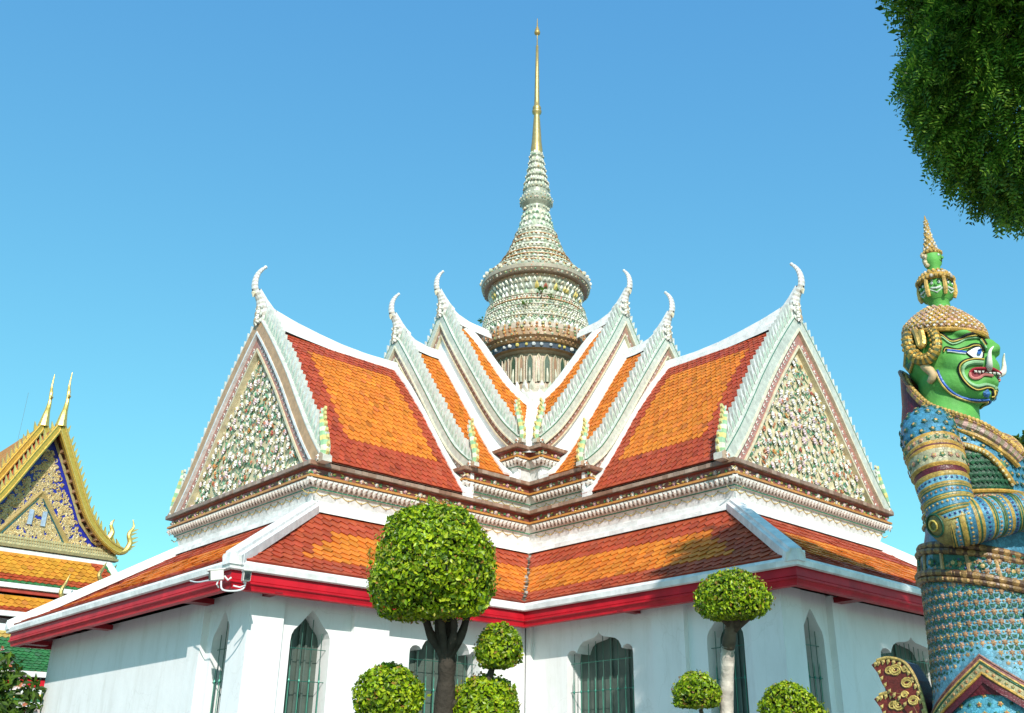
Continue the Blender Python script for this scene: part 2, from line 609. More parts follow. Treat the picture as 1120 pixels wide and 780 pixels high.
# ---- eaves
e = MB()
sweep(e, EW, EL, [(-.05, EZ + .03), (-.09, EZ - .02), (-.085, EZ - .17), (-.095, EZ - .18), (-.065, EZ - .19), (-.065, EZ - .225), (-.10, EZ - .24), (-.125, EZ - .30), (-.13, EZ - .335), (-.26, EZ - .338), (-.26, EZ - .22), (-.70, EZ - .12)],
      [FASC] * 9 + [(.30, .015, .02)] * 2)
e.build('eave_fascia', M_PAINT, HALL)
e = MB()
sweep(e, EW, EL, [(-.045, EZ - .02), (0, EZ), (.015, EZ + .10), (-.05, EZ + .165), (-.16, EZ + .20)], [WHITE] * 4)
e.build('eave_band', M_MORTAR, HALL)
for mp, lst in ((mapA, [('v', 11.9), ('u', 3.6), ('u', -1.2), ('u', -5.1)]), (mapB, [('v', 11.9), ('v', 8.6), ('u', 3.2), ('u', -1.6)])):
    for kd, q in lst:
        m = MB(mp)
        if kd == 'v': m.box((q, 5.40, EZ - .27), (.16, .56, .10), (.26, .012, .02))
        else: m.box((12.50, q, EZ - .27), (.60, .30, .10), (.26, .012, .02))
        m.build('rafter_end', M_PAINT, HALL)


# ---- tiled slopes
def tiles(mb, S, a, b, rows, tw, colfn, lift=.034):
    for i in range(rows):
        t0 = i / rows; t1 = min(1.0, (i + 1.22) / rows); tm = (t0 + t1) / 2
        sm = (a(tm) + b(tm)) / 2
        p0 = Vector(S(sm, t0)); p1 = Vector(S(sm, t1)); ps = Vector(S(sm + .1, t0))
        nn = (ps - p0).cross(p1 - p0).normalized()
        if nn.z < 0: nn = -nn
        lo = min(a(t0), a(t1)); hi = max(b(t0), b(t1))
        s = math.floor(lo / tw) * tw + (tw * .5 if i % 2 else 0) - tw
        while s < hi:
            l0 = min(max(s, a(t0)), b(t0)); l1 = min(max(s + tw, a(t0)), b(t0))
            u0 = min(max(s, a(t1)), b(t1)); u1 = min(max(s + tw, a(t1)), b(t1))
            if (l1 - l0) + (u1 - u0) > .02:
                lf = lift * rng.uniform(.8, 1.25)
                tp = max(t0 - .46 / rows, 0) if l1 - l0 > tw * .7 else t0
                A = Vector(S(l0, t0)); B = Vector(S((l0 + l1) / 2, tp)); Cq = Vector(S(l1, t0))
                D = Vector(S(u1, t1)); E_ = Vector(S(u0, t1))
                k1 = rng.uniform(-.006, .006)
                up = [A + nn * (lf + k1), B + nn * lf * 1.1, Cq + nn * (lf - k1), D + nn * .004, E_ + nn * .004]
                dn = [A, B, Cq]
                c = colfn((s + tw / 2), (t0 + t1) / 2)
                k = rng.uniform(.86, 1.12)
                if rng.random() < .04: k *= rng.uniform(.65, .85)
                if rng.random() < .05: c = (c[0] * .92 + .02, c[1] * .8 + .02, c[2] + .012)
                c = (c[0] * k, c[1] * k * rng.uniform(.9, 1.12), c[2] * k)
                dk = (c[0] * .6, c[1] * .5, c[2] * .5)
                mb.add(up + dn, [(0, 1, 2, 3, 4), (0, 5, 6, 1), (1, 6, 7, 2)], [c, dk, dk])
            s += tw


def skirt_slope(mp, kind):
    m = MB(mp)
    zf = lambda t: lerp(EZ + .17, SZ - .24, t) - .10 * math.sin(math.pi * t)
    vt = lambda t: lerp(EW - .06, SW + .02, t)
    ut = lambda t: lerp(EL - .06, SL + .02, t)
    def bc(d0, d1, t):
        if t < .27 or t > .76 or d1 < .95 or d0 < -.5: return RED_T
        return ORA_T
    if kind == 'end':
        S = lambda s, t: (ut(t), s, zf(t))
        a = lambda t: -vt(t); b = lambda t: vt(t)
        cf = lambda s, t: bc(9, vt(t) - abs(s), t)
    else:
        sg = 1 if kind == 'front' else -1
        S = lambda s, t: (s, sg * vt(t), zf(t))
        a = lambda t: vt(t); b = lambda t: ut(t)
        cf = lambda s, t: bc(s - vt(t), ut(t) - s, t)
    tiles(m, S, a, b, 12, .225, cf)
    # bedding under the tiles
    A = [(a(t), b(t), t) for t in (0, .5, 1)]
    pts = []
    for (x0, x1, t) in A:
        p = S(x0, t); q = S(x1, t)
        pts += [(p[0], p[1], p[2] - .02), (q[0], q[1], q[2] - .02)]
    m.add(pts, [(0, 1, 3, 2), (2, 3, 5, 4)], (.12, .06, .04))
    m.build('skirt_roof', M_TILE, HALL)


for mp in (mapA, mapB):
    for kd in ('front', 'end', 'back'): skirt_slope(mp, kd)
for mp in (mapC, mapD):
    skirt_slope(mp, 'front'); skirt_slope(mp, 'end'); skirt_slope(mp, 'back')


def beam(mb, p0, p1, w_, h, colr, up=(0, 0, 1), n=6):
    p0 = Vector(p0); p1 = Vector(p1); d = (p1 - p0).normalized()
    s = d.cross(Vector(up)).normalized(); u = s.cross(d)
    sec = [(-w_ / 2, -.1), (-w_ / 2, h * .45), (-w_ * .33, h * .62), (-w_ * .30, h), (w_ * .30, h), (w_ * .33, h * .62), (w_ / 2, h * .45), (w_ / 2, -.1)]
    vs_ = []
    for i in range(n + 1):
        p = p0.lerp(p1, i / n)
        vs_ += [p + s * x + u * y for x, y in sec]
    k = len(sec)
    fs = [(i * k + j, i * k + (j + 1) % k, (i + 1) * k + (j + 1) % k, (i + 1) * k + j) for i in range(n) for j in range(k)]
    fs += [tuple(range(k)), tuple(range(n * k, n * k + k))]
    mb.add(vs_, fs, colr)


for mp in ARMS:
    for sg in (1, -1):
        m = MB(mp)
        beam(m, (EL - .05, sg * (EW - .05), EZ + .16), (SL - .02, sg * (SW - .02), SZ - .17), .36, .145, WHITE)
        m.box((EL - .10, sg * (EW - .10), EZ + .17), (.28, .28, .20), WHITE)
        m.build('hip_ridge', M_MORTAR, HALL)

# rough debris-filled valley where two skirt slopes meet
v = MB()
for t in np.linspace(.02, .97, 40):
    x = lerp(EW - .06, SW + .02, t); z = lerp(EZ + .17, SZ - .24, t) - .10 * math.sin(math.pi * t)
    q = rng.uniform(-.03, .03)
    v.box((x + q, x - q, z + .03), (rng.uniform(.05, .13), rng.uniform(.05, .13), rng.uniform(.03, .08)), rng.choice([(.10, .08, .06), (.22, .17, .13), (.40, .38, .34), (.06, .05, .04)]), Matrix.Rotation(rng.random() * 3, 3, 'Z'))
v.build('roof_valley', M_BARK, HALL)


# ---- cornices
def cornice(wd, ln, zt, hh, drop, name, arms_edges):
    """drop = total height below cap top"""
    prof = [(-.75, 0.004), (0, 0), (.0, -.095), (-.05, -.10), (-.13, -.13), (-.14, -.27), (-.05, -.285), (-.05, -.335), (-.10, -.345), (-.14, -.43), (-.21, -.53), (-.205, -.535), (-.205, -.565), (-.255, -.57), (-.33, -drop), (-.33, -drop - .36)]
    cols = [BROWN, BROWN, (.10, .06, .05), DRED, (.26, .085, .06), TAN, ORANGE, (.22, .12, .06), (.62, .60, .54), (.66, .64, .58), PGREEN, DGREEN, (.6, .6, .56), WHITE, WHITE]
    b = MB()
    sweep(b, wd, ln, [(q[0], zt + q[1]) for q in prof], cols)
    # coping joints, flowers, lotus petals and garlands along the faces towards the court
    fl = b; lo = MB(); ga = b; cp = MB()
    cr = cross(wd, ln)
    for k in arms_edges:
        p, q = Vector((*cr[k], 0)), Vector((*cr[(k + 1) % 12], 0))
        d = (q - p); L = d.length; d.normalize(); nn = Vector((d.y, -d.x, 0))
        s = 0.0
        while s < L - .05:           # coping tiles
            w_ = rng.uniform(.15, .24)
            e_ = min(s + w_, L)
            c = p + d * ((s + e_) / 2) + nn * (-.14 + rng.uniform(.0, .008)) + Vector((0, 0, zt - .035))
            hgt = .088 + rng.uniform(-.006, .012)
            R = Matrix((d, nn, Vector((0, 0, 1)))).transposed()
            cp.box(c, (e_ - s - .006, .30, hgt), jit(rng.choice([(.34, .235, .17), (.29, .19, .13), (.38, .28, .21), (.33, .22, .16), (.27, .15, .10)]), .15), R)
            s = e_
        n = int(L / .40)
        for i in range(n):
            c = p + d * ((i + .5 + rng.uniform(-.08, .08)) * L / n) - nn * .13 + Vector((0, 0, zt - .20 + rng.uniform(-.008, .008)))
            cc = rng.choice([(.76, .74, .70), (.60, .33, .40), (.70, .55, .55)])
            fl.rosette(c, nn, rng.uniform(.06, .078), cc, jit((.62, .40, .25)), 7, .7)
            for sd in (-1, 1):
                for q_ in range(2):
                    fl.leafd(c + d * sd * .055 + Vector((0, 0, rng.uniform(-.04, .03))), nn, d * sd + Vector((0, 0, rng.uniform(-.7, .7))), .13, .05, rng.choice([YEL, (.10, .28, .12), (.72, .68, .5)]), .3)
        # lotus petals
        n = int(L / .135)
        for i in range(n):
            c = p + d * ((i + .5) * L / n)
            w_ = L / n * .46
            top = Vector((0, 0, zt - .35)); bot = Vector((0, 0, zt - .525))
            P = lambda x, z, o: c + d * x + Vector((0, 0, zt + z)) + nn * o
            lo.add([P(-w_, -.36, -.085), P(w_, -.36, -.085), P(w_ * .95, -.45, -.125), P(0, -.525, -.165), P(-w_ * .95, -.45, -.125), P(0, -.43, -.06)],
                   [(0, 1, 5), (1, 2, 5), (2, 3, 5), (3, 4, 5), (4, 0, 5)], jit((.74, .72, .66), .08))
            lo.rosette(P(0, -.425, -.065), nn, .024, (.28, .17, .10), (.35, .12, .08), 4, .4)
            lo.add([P(w_ * .6, -.46, -.15), P(w_ * 1.55, -.46, -.15), P(w_ * 1.08, -.535, -.16)], [(0, 1, 2)], (.20, .14, .09))
        # garland swags
        if drop < .85:
            n = int(L / .34)
            for i in range(n):
                w_ = L / n
                pts = [p + d * ((i + t) * w_) + nn * (-.262 - .075 * ((.62 - .57 + .055 * math.sin(math.pi * t)) / (drop - .57)) + .012) + Vector((0, 0, zt - .60 - .07 * math.sin(math.pi * t))) for t in np.linspace(0, 1, 7)]
                ga.tube(pts, .013, 4, (.62, .50, .20))
                ga.rosette(pts[3] + nn * .02, nn, .030, (.62, .50, .22), (.40, .08, .04), 5, .5)
                ga.rosette(pts[0] + nn * .012, nn, .022, (.10, .25, .14), (.3, .1, .05), 5, .5)
    co_ = b.build(name, M_GLAZE, HALL)
    cp.build('coping_tiles', M_GLAZE, co_)
    lo.build('lotus_moulding', M_GLAZE, co_)


EDG = [0, 1, 2, 3, 11, 4]
cornice(W1, L1, Z1, 0, .81, 'cornice', [0, 1, 2, 3])
cornice(W2, L2, Z2, 0, .74, 'cornice', [0, 1, 2, 3])
cornice(W3, L3, Z3, 0, .88, 'cornice', [0, 1, 2, 3])
b = MB()
sweep(b, SW, SL, [(-.01, SZ + .02), (.04, SZ - .0), (.045, SZ - .12), (.12, SZ - .15), (.13, SZ - .26)], [WHITE] * 4)
b.build('plinth_band', M_MORTAR, HALL)

# ---- upper roofs
P1 = [(0, 12.9), (.87, 11.95), (1.755, 10.85), (2.6, 9.66), (3.37, 8.62), (3.62, 8.29), (3.75, 8.24)]
P2 = [(0, 13.72), (.79, 12.66), (1.755, 11.28), (2.64, 10.02), (3.375, 9.14), (3.64, 9.05), (3.7, 9.04)]
P3 = [(0, 15.1), (.8, 13.76), (1.72, 12.42), (2.57, 11.22), (3.476, 10.14), (3.85, 9.98)]
CURB = [(3.3, 0.0), (2.95, .40), (2.80, .65), (2.68, 1.06), (2.58, 1.5), (2.32, 1.84), (2.08, 2.08)]


def roof_slope(mp, sg, tab, ua, ub, rows, tw, border, name='roof_slope', v0=.16, v1=3.6, bl=RED_T, fld=ORA_T):
    pf = curve_fn(tab)
    m = MB(mp)
    vv = lambda t: lerp(v1, v0, t)
    S = lambda s, t: (s, sg * vv(t), pf(vv(t)))
    a = lambda t: ua(vv(t)); b = lambda t: ub(vv(t))
    SL_ = 6.0
    def cf(s, t):
        if not border: return fld
        x = vv(t)
        ab, bb = border
        # mitred border
        dl = s - ua(x); dr = ub(x) - s
        if dl < ab or dr < bb or t < .19 or t > .86: return bl
        return fld
    tiles(m, S, a, b, rows, tw, cf, .026)
    n = 10
    pts = []
    for i in range(n + 1):
        t = i / n
        p = S(a(t), t); q = S(b(t), t)
        pts += [(p[0], p[1], p[2] - .025), (q[0], q[1], q[2] - .025)]
    m.add(pts, [(2 * i, 2 * i + 1, 2 * i + 3, 2 * i + 2) for i in range(n)], (.12, .06, .04))
    m.build(name, M_TILE, HALL)


for mp in ARMS:
    for sg in ((1, -1) if mp in (mapA, mapB) else (1, -1)):
        roof_slope(mp, sg, P1, lambda x: 5.55, lambda x: 10.0, 30, .16, (.75, 1.0))
        roof_slope(mp, sg, P2, lambda x: 3.95, lambda x: 5.6, 30, .16, None, fld=(.66, .185, .022))
        cb = curve_fn([(q[1], q[0]) for q in CURB] + [(2.08, 2.08), (3.7, 3.7)])
        roof_slope(mp, sg, P3, lambda x: min(cb(x), 3.9), lambda x: 3.96, 30, .16, None, fld=(.68, .20, .022))


def roof_strip(mb, tab, path, wd, th, colr, sg=1):
    """white mortar band lying on a roof surface; path of (u, v), width wd along +u"""
    pf = curve_fn(tab)
    top = []; bot = []
    for (u, v_), w_ in path:
        top.append([(u, sg * v_, pf(v_) + th), (u + w_, sg * v_, pf(v_) + th)])
        bot.append([(u, sg * v_, pf(v_) - .05), (u + w_, sg * v_, pf(v_) - .05)])
    vs_ = []
    for t, b_ in zip(top, bot): vs_ += [t[0], t[1], b_[1], b_[0]]
    n = len(path)
    fs = []
    for i in range(n - 1):
        for j in range(4):
            fs.append((4 * i + j, 4 * i + (j + 1) % 4, 4 * i + 4 + (j + 1) % 4, 4 * i + 4 + j))
    fs += [(0, 1, 2, 3), (4 * n - 4, 4 * n - 3, 4 * n - 2, 4 * n - 1)]
    mb.add(vs_, fs, colr)


RZ = {1: [(5.5, 13.0), (6.75, 12.96), (7.6, 13.0), (8.29, 13.08), (9.17, 13.22), (9.75, 13.36)],
      2: [(3.9, 13.86), (4.6, 13.84), (5.1, 13.93), (5.45, 14.12)],
      3: [(2.2, 15.16), (3.0, 15.2), (3.5, 15.33), (3.85, 15.52)]}
for mp in ARMS:
    for k in (1, 2, 3):
        f = curve_fn(RZ[k]); u0, u1 = RZ[k][0][0], RZ[k][-1][0]
        m = MB(mp)
        sec = [(-.25, -.36), (-.23, -.19), (-.15, -.18), (-.13, -.04), (-.08, 0), (.08, 0), (.13, -.04), (.15, -.18), (.23, -.19), (.25, -.36)]
        n = 18; vs_ = []
        for i in range(n + 1):
            u = lerp(u0, u1, i / n); z = f(u)
            base = {1: 12.98, 2: 13.82, 3: 15.17}[k]
            for (x, y) in sec:
                vs_.append((u, x, (z + y) if y > -.15 else base + y + (z - base) * .45))
        c = len(sec)
        fs = [(i * c + j, i * c + j + 1, (i + 1) * c + j + 1, (i + 1) * c + j) for i in range(n) for j in range(c - 1)]
        m.add(vs_, fs, WHITE)
        m.build('roof_ridge', M_MORTAR, HALL)
    for sg in (1, -1):
        m = MB(mp)
        roof_strip(m, P1, [((5.58, x), .34) for x in np.linspace(.15, 3.62, 16)], 0, .10, WHITE, sg)
        m.build('roof_flashing', M_MORTAR, HALL)
        m = MB(mp)
        roof_strip(m, P2, [((3.98, x), lerp(.30, .36, x / 3.6)) for x in np.linspace(.15, 3.62, 16)], 0, .10, WHITE, sg)
        m.build('roof_flashing', M_MORTAR, HALL)
        m = MB(mp)
        cp_ = smooth_path([(u, v_, 0) for u, v_ in CURB], 22)
        roof_strip(m, P3, [((p.x - .16, max(p.y, .02)), .34) for p in cp_], 0, .14, WHITE, sg)
        m.build('roof_flashing', M_MORTAR, HALL)
        # gable infill walls of the two upper tiers
    pf2 = curve_fn(P2); pf3 = curve_fn(P3)
    for (gu, pf, zb) in ((5.56, pf2, 8.3), (3.93, pf3, 9.1)):
        m = MB(mp)
        vs_ = [-3.55, -2.6, -1.7, -.8, 0, .8, 1.7, 2.6, 3.55]
        poly = [(x, pf(abs(x)) - .05) for x in vs_] + [(3.55, zb), (-3.55, zb)]
        m.prism(poly, .10, ((gu, 0, 0), (0, 1, 0), (0, 0, 1)), WHITE)
        m.build('gable_wall', M_WALL, HALL)
# white valley band between the two uppermost roofs
for (sx, sy) in ((1, 1),):
    pf = curve_fn(P3)
    m = MB(); vs_ = []; n = 14
    for i in range(n + 1):
        t = lerp(2.0, 3.80, i / n); hw = .27
        z = pf(t) + .20
        vs_ += [(t + hw * .7, t - hw * .7, z), (t - hw * .7, t + hw * .7, z), (t - hw * .7, t + hw * .7, z - .4), (t + hw * .7, t - hw * .7, z - .4)]
    fs = [(4 * i + j, 4 * i + (j + 1) % 4, 4 * i + 4 + (j + 1) % 4, 4 * i + 4 + j) for i in range(n) for j in range(4)]
    fs += [(4 * n, 4 * n + 1, 4 * n + 2, 4 * n + 3)]
    m.add(vs_, fs, WHITE)
    m.build('roof_valley', M_MORTAR, HALL)


# ---- gables: bargeboards, crests, finials, pediments
def offset_curve(tab, top, d, n=26, vmax=3.72):
    pf = curve_fn(tab)
    pts = smooth_path([(v_, pf(v_) + top, 0) for v_ in np.linspace(0, vmax, 7)], n)
    out = []
    for i, p in enumerate(pts):
        a = pts[max(i - 1, 0)]; b_ = pts[min(i + 1, n - 1)]
        t = (b_ - a).normalized(); nn = Vector((-t.y, t.x, 0))
        if nn.y < 0: nn = -nn
        out.append((p, nn, t))
    res = []
    for p, nn, t in out:
        q = p + nn * d
        if q.x < 0:      # clip at the centre line
            k = (0 - q.x)
            q = Vector((0, q.y + (t.y / max(t.x, .05)) * k, 0))
        res.append(q)
    return res, out


def band(mb, c0, c1, u0, u1, sg, colr, edge=None):
    n = len(c0); vs_ = []
    for p, q in zip(c0, c1):
        vs_ += [(u1, sg * p.x, p.y), (u1, sg * q.x, q.y), (u0, sg * q.x, q.y), (u0, sg * p.x, p.y)]
    fs = []; cs = []
    for i in range(n - 1):
        for j in range(4):
            fs.append((4 * i + j, 4 * i + (j + 1) % 4, 4 * i + 4 + (j + 1) % 4, 4 * i + 4 + j))
            cs.append(jit(colr if j in (0, 2) else (edge or colr), .06))
    fs += [(0, 1, 2, 3), (4 * n - 4, 4 * n - 3, 4 * n - 2, 4 * n - 1)]; cs += [colr, colr]
    mb.add(vs_, fs, cs)


def gable(mp, k, tab, gu, face, under, sc=1.0, vend=3.72):
    pf = curve_fn(tab)
    T = .17
    for sg in (1, -1):
        m = MB(mp)
        e0, raw = offset_curve(tab, T, 0, vmax=vend)
        e1, _ = offset_curve(tab, T, -.028, vmax=vend)
        e2, _ = offset_curve(tab, T, -.30 if k == 1 else -.21, vmax=vend)
        e3, _ = offset_curve(tab, T, -.36 if k == 1 else -.255, vmax=vend)
        e4, _ = offset_curve(tab, T, -.62 if k == 1 else -.42, vmax=vend - .02)
        e5, _ = offset_curve(tab, T, -.68 if k == 1 else -.45, vmax=vend - .02)
        band(m, e0, e1, gu - .15, gu + .155, sg, DGREEN if face is PGREEN else (.62, .6, .55), (.60, .62, .55))
        band(m, e1, e2, gu - .14, gu + .145, sg, face)
        band(m, e2, e3, gu - .14, gu + .165, sg, CREAM if face is PGREEN else WHITE)
        bb = m.build('bargeboard', M_GLAZE, HALL)
        m = MB(mp)
        band(m, e3, e4, gu - .10, gu + .07, sg, under)
        band(m, e4, e5, gu - .10, gu + .10, sg, (.70, .62, .42))
        # scallop flowers on the inner band
        mid, _ = offset_curve(tab, T, -.50 if k == 1 else -.34, n=60, vmax=vend - .05)
        acc = 0; last = mid[0]
        for q in mid[1:]:
            acc += (q - last).length; last = q
            if acc > .15 and q.x > .12:
                acc = 0
                m.rosette((gu + .075, sg * q.x, q.y), (1, 0, 0), .072 if k == 1 else .05, (.72, .68, .62), (.45, .10, .08), 5, .3)
        m.build('verge_band', M_GLAZE, bb)
        # crest of leaf-shaped fins
        m = MB(mp)
        fine, raw2 = offset_curve(tab, T, -.01, n=160, vmax=vend - .12)
        acc = 0; last = fine[0]; spc = .20
        for i, q in enumerate(fine[1:], 1):
            acc += (q - last).length; last = q
            if acc < spc or q.x < .12: continue
            acc = 0
            p_, nn, t = raw2[i]
            up = (nn * .86 - t * .50).normalized()    # lean towards the apex
            al = -t
            h = .42 * sc * rng.uniform(.92, 1.08)
            o_ = Vector((gu, sg * q.x, q.y)); ex = Vector((0, sg * t.x, t.y)); ey = Vector((0, sg * up.x, up.y))
            poly = [(-.075, -.02), (.085, -.02), (.095, .10 * h / .4), (.07, .20 * h / .4), (.045, .29 * h / .4), (-.015, h), (-.045, h * .97), (-.05, .26 * h / .4), (-.085, .12 * h / .4)]
            cc = jit(rng.choice([(.74, .74, .70), (.70, .72, .66), (.62, .68, .60)]), .06)
            m.prism(poly, .11, (o_, ex, ey), cc, (.60, .62, .56))
            m.prism([(-.045, .05), (.07, .05), (.06, .16), (.0, .24), (-.04, .15)], .135, (o_, ex, ey), (.42, .52, .42))
        m.build('gable_crest', M_GLAZE, bb)
        # upright naga finial at the foot
        m = MB(mp)
        path = smooth_path([(gu + .02, sg * 3.72, pf(3.7) + .02), (gu + .02, sg * 3.74, pf(3.7) + .30), (gu + .02, sg * 3.64, pf(3.7) + .62), (gu + .02, sg * 3.55, pf(3.7) + .92), (gu + .02, sg * 3.50, pf(3.7) + 1.14), (gu + .02, sg * 3.55, pf(3.7) + 1.34)], 28)
        rr = [np.interp(i, [0, 4, 9, 16, 22, 27], [.10, .125, .13, .10, .07, .012]) * (1 if k == 1 else .78) for i in range(28)]
        cs = [[(.66, .56, .20), (.30, .50, .26), (.72, .70, .52), (.30, .50, .28)][(i // 2) % 4] for i in range(28)]
        m.tube(path, rr, 8, cs, flat=.75, up=(1, 0, 0))
        for i in range(3, 26, 3):
            p = path[i]
            m.prism([(0, -.05), (.06, .03), (.05, .10), (0, .06)], .06, (p + Vector((0, sg * rr[i] * .6, 0)), (0, sg, 0), (0, 0, 1)), (.72, .62, .24))
            m.prism([(0, -.05), (.07, .02), (.06, .09), (0, .06)], .06, (p + Vector((0, -sg * rr[i] * .6, 0)), (0, -sg, 0), (0, 0, 1)), (.70, .72, .60))
        kq = 1 if k == 1 else .7
        m.prism([(x * kq, y * kq) for x, y in [(-.22, -.12), (.20, -.12), (.20, .02), (.10, .09), (-.08, .10), (-.20, .02)]], .24 * kq, ((gu + .02, sg * 3.66, pf(3.7) + .08), (0, sg, 0), (0, 0, 1)), (.50, .36, .24), (.62, .60, .52))
        m.rosette((gu + .15, sg * 3.66, pf(3.7) + .06), (1, 0, 0), .09, (.70, .66, .58), (.5, .2, .1), 6, .4)
        m.build('naga_finial', M_GLAZE, bb)
    # chofa at the apex
    m = MB(mp)
    du = gu - 10.02; dz = (tab[0][1] - 12.9)
    A = lambda u, z: (10.02 + du + (u - 10.02) * sc, 0, 13.1 + dz + (z - 13.1) * sc)
    path = smooth_path([A(9.98, 12.95), A(10.10, 13.28), A(10.20, 13.55), A(10.37, 13.78), A(10.405, 14.0), A(10.37, 14.22), A(10.28, 14.40), A(10.16, 14.545)], 30)
    rr = [float(np.interp(i, [0, 6, 11, 15, 20, 26, 29], [.21, .17, .12, .115, .10, .075, .045])) * sc for i in range(30)]
    cs = [(.76, .75, .71) if (i % 2) else (.56, .51, .45) for i in range(30)]
    m.tube(path, rr, 10, cs, flat=.7, up=(0, 1, 0))
    m.sphere(A(10.16, 14.545), .05 * sc, (.76, .75, .71), 8, 6)
    m.tube([A(10.30, 13.72), A(10.42, 13.66), A(10.41, 13.55)], [.09 * sc, .06 * sc, .012], 7, (.74, .66, .48))
    m.tube([A(10.22, 13.79), A(10.36, 13.79), A(10.46, 13.75)], [.06 * sc, .05 * sc, .025 * sc], 6, (.10, .09, .08))
    m.prism([(u - 10.02, z - 13.1) for u, z in ((9.62, 13.30), (9.80, 13.40), (10.0, 13.58), (10.24, 13.84), (10.30, 13.70), (10.18, 13.3), (10.05, 12.8), (9.62, 12.9))], .12,
            (A(10.02, 13.1), (sc, 0, 0), (0, 0, sc)), WHITE)
    for z, s_ in ((13.12, .15), (12.92, .17), (13.3, .12)):
        m.rosette((A(10.18, z)[0] + .03, 0, A(10.2, z)[2]), (1, 0, 0), s_ * sc, (.72, .70, .62), (.5, .35, .2), 7, .5)
    for sg in (1, -1):
        for z in (12.8, 13.0, 13.2):
            m.leafd((gu + .16, sg * .06, z + dz), (1, 0, 0), (0, sg * .7, .9), .22, .12, (.66, .66, .58), .25)
    m.build('chofa_finial', M_GLAZE, HALL)


gable(mapA, 1, P1, 10.02, (.50, .30, .15), (.42, .20, .16))
gable(mapB, 1, P1, 10.02, PGREEN, (.42, .20, .16))
for mp in (mapA, mapB):
    gable(mp, 2, P2, 5.62, PGREEN, (.36, .20, .15), .93, 3.62)
    gable(mp, 3, P3, 3.98, PGREEN, (.36, .20, .15), .93, 3.7)

# pediments of the two great gables
for mp in (mapA, mapB):
    pf = curve_fn(P1)
    m = MB(mp)
    gu = 9.93
    inn, _ = offset_curve(P1, .17, -.66, n=14, vmax=3.6)
    inn = [q for q in inn if q.y > 8.3]
    poly = [(q.x, q.y) for q in inn] 
    full = [(-x, z) for x, z in reversed(poly[1:])] + poly + [(3.3, 8.22), (-3.3, 8.22)]
    m.prism(full, .08, ((gu, 0, 0), (0, 1, 0), (0, 0, 1)), (.68, .58, .36))
    pd = m.build('pediment', M_GLAZE, HALL)
    m = MB(mp)
    lim = lambda v_: pf(abs(v_)) + .17 - .95 * (1 + .28)
    n = 0
    pts = []
    tries = 0
    while tries < 9000 and len(pts) < 215:
        tries += 1
        v_ = rng.uniform(-3.1, 3.1); z = rng.uniform(8.35, 12.2)
        if z > lim(v_): continue
        if any((v_ - a) ** 2 + (z - b_) ** 2 < .20 ** 2 for a, b_ in pts): continue
        pts.append((v_, z))
    for v_, z in pts:
        big = rng.random()
        r = rng.uniform(.07, .125)
        cp = rng.choice([(.76, .75, .70), (.74, .73, .70), (.72, .70, .62), (.68, .55, .58), (.78, .76, .70)])
        if big < .12: cp = rng.choice([(.50, .15, .06), (.55, .25, .07), (.45, .10, .08)]); r *= .7
        m.rosette((gu + .05 + rng.uniform(0, .05), v_, z), (1, rng.uniform(-.3, .3), rng.uniform(-.2, .3)), r, cp, rng.choice([(.5, .35, .1), (.55, .2, .1), (.7, .6, .3)]), 8, .65)
        m.tube([(gu + .03, v_, z), (gu + .07, v_ + rng.uniform(-.1, .1), z - .14), (gu + .04, v_ + rng.uniform(-.2, .2), z - .26)], .012, 4, (.10, .24, .12))
    for i in range(900):
        v_ = rng.uniform(-3.1, 3.1); z = rng.uniform(8.28, 12.3)
        if z > lim(v_): continue
        a = rng.random() * 6.28
        m.leafd((gu + .05, v_, z), (1, rng.uniform(-.4, .4), rng.uniform(-.4, .4)), (0, math.cos(a), math.sin(a)), rng.uniform(.10, .19), rng.uniform(.05, .085), rng.choice([(.06, .22, .12), (.10, .30, .16), (.13, .34, .22), (.66, .62, .46), (.70, .64, .46), (.40, .14, .05)]), .3)
    m.build('flower_relief', M_GLAZE, pd)

# ---- spire
PAL = [(.70, .70, .64), (.74, .73, .68), (.60, .64, .54), (.46, .54, .42), (.66, .60, .44), (.52, .36, .22), (.70, .70, .66), (.36, .46, .36)]



def petal_ring(mb, r, z, n, h, w_, dr, cols, down=False, thick=.3):
    """ring of pointed petals standing on (or hanging from) a circle"""
    s = -1 if down else 1
    ph = rng.random()
    for k in range(n):
        a = 2 * math.pi * (k + ph + rng.uniform(-.2, .2)) / n
        if math.cos(a - math.pi / 4) < -.35: continue       # far side of the ring: the smooth core is enough there
        er = Vector((math.cos(a), math.sin(a), 0)); et = Vector((-er.y, er.x, 0))
        P = lambda x, zz, o: er * (r + o) + et * x + Vector((0, 0, z + s * zz))
        hh = h * rng.uniform(.75, 1.2)
        c = jit(rng.choice(cols), .1)
        mb.add([P(-w_ / 2, 0, .01), P(w_ / 2, 0, .01), P(w_ * .45, hh * .5, dr * .5 + .01), P(0, hh, dr), P(-w_ * .45, hh * .5, dr * .5 + .01), P(0, hh * .4, dr * .5 + w_ * thick + .02)],
               [(0, 1, 5), (1, 2, 5), (2, 3, 5), (3, 4, 5), (4, 0, 5), (0, 1, 2, 3), (0, 3, 4)], c)


def bead_ring(mb, r, z, n, rad, cols, flower=False):
    ph = rng.random(); rad0 = rad
    for k in range(n):
        a = 2 * math.pi * (k + ph + rng.uniform(-.22, .22)) / n
        rad = rad0 * rng.uniform(.7, 1.15)
        if math.cos(a - math.pi / 4) < -.35: continue
        er = Vector((math.cos(a), math.sin(a), 0))
        c = jit(rng.choice(cols), .08)
        if flower:
            mb.rosette(er * r + Vector((0, 0, z)), er + Vector((0, 0, -.15)), rad, c, rng.choice([(.5, .2, .1), (.6, .5, .2), (.2, .35, .2)]), 6, .6)
        else:
            mb.sphere(er * r + Vector((0, 0, z)), rad, c, 6, 4)


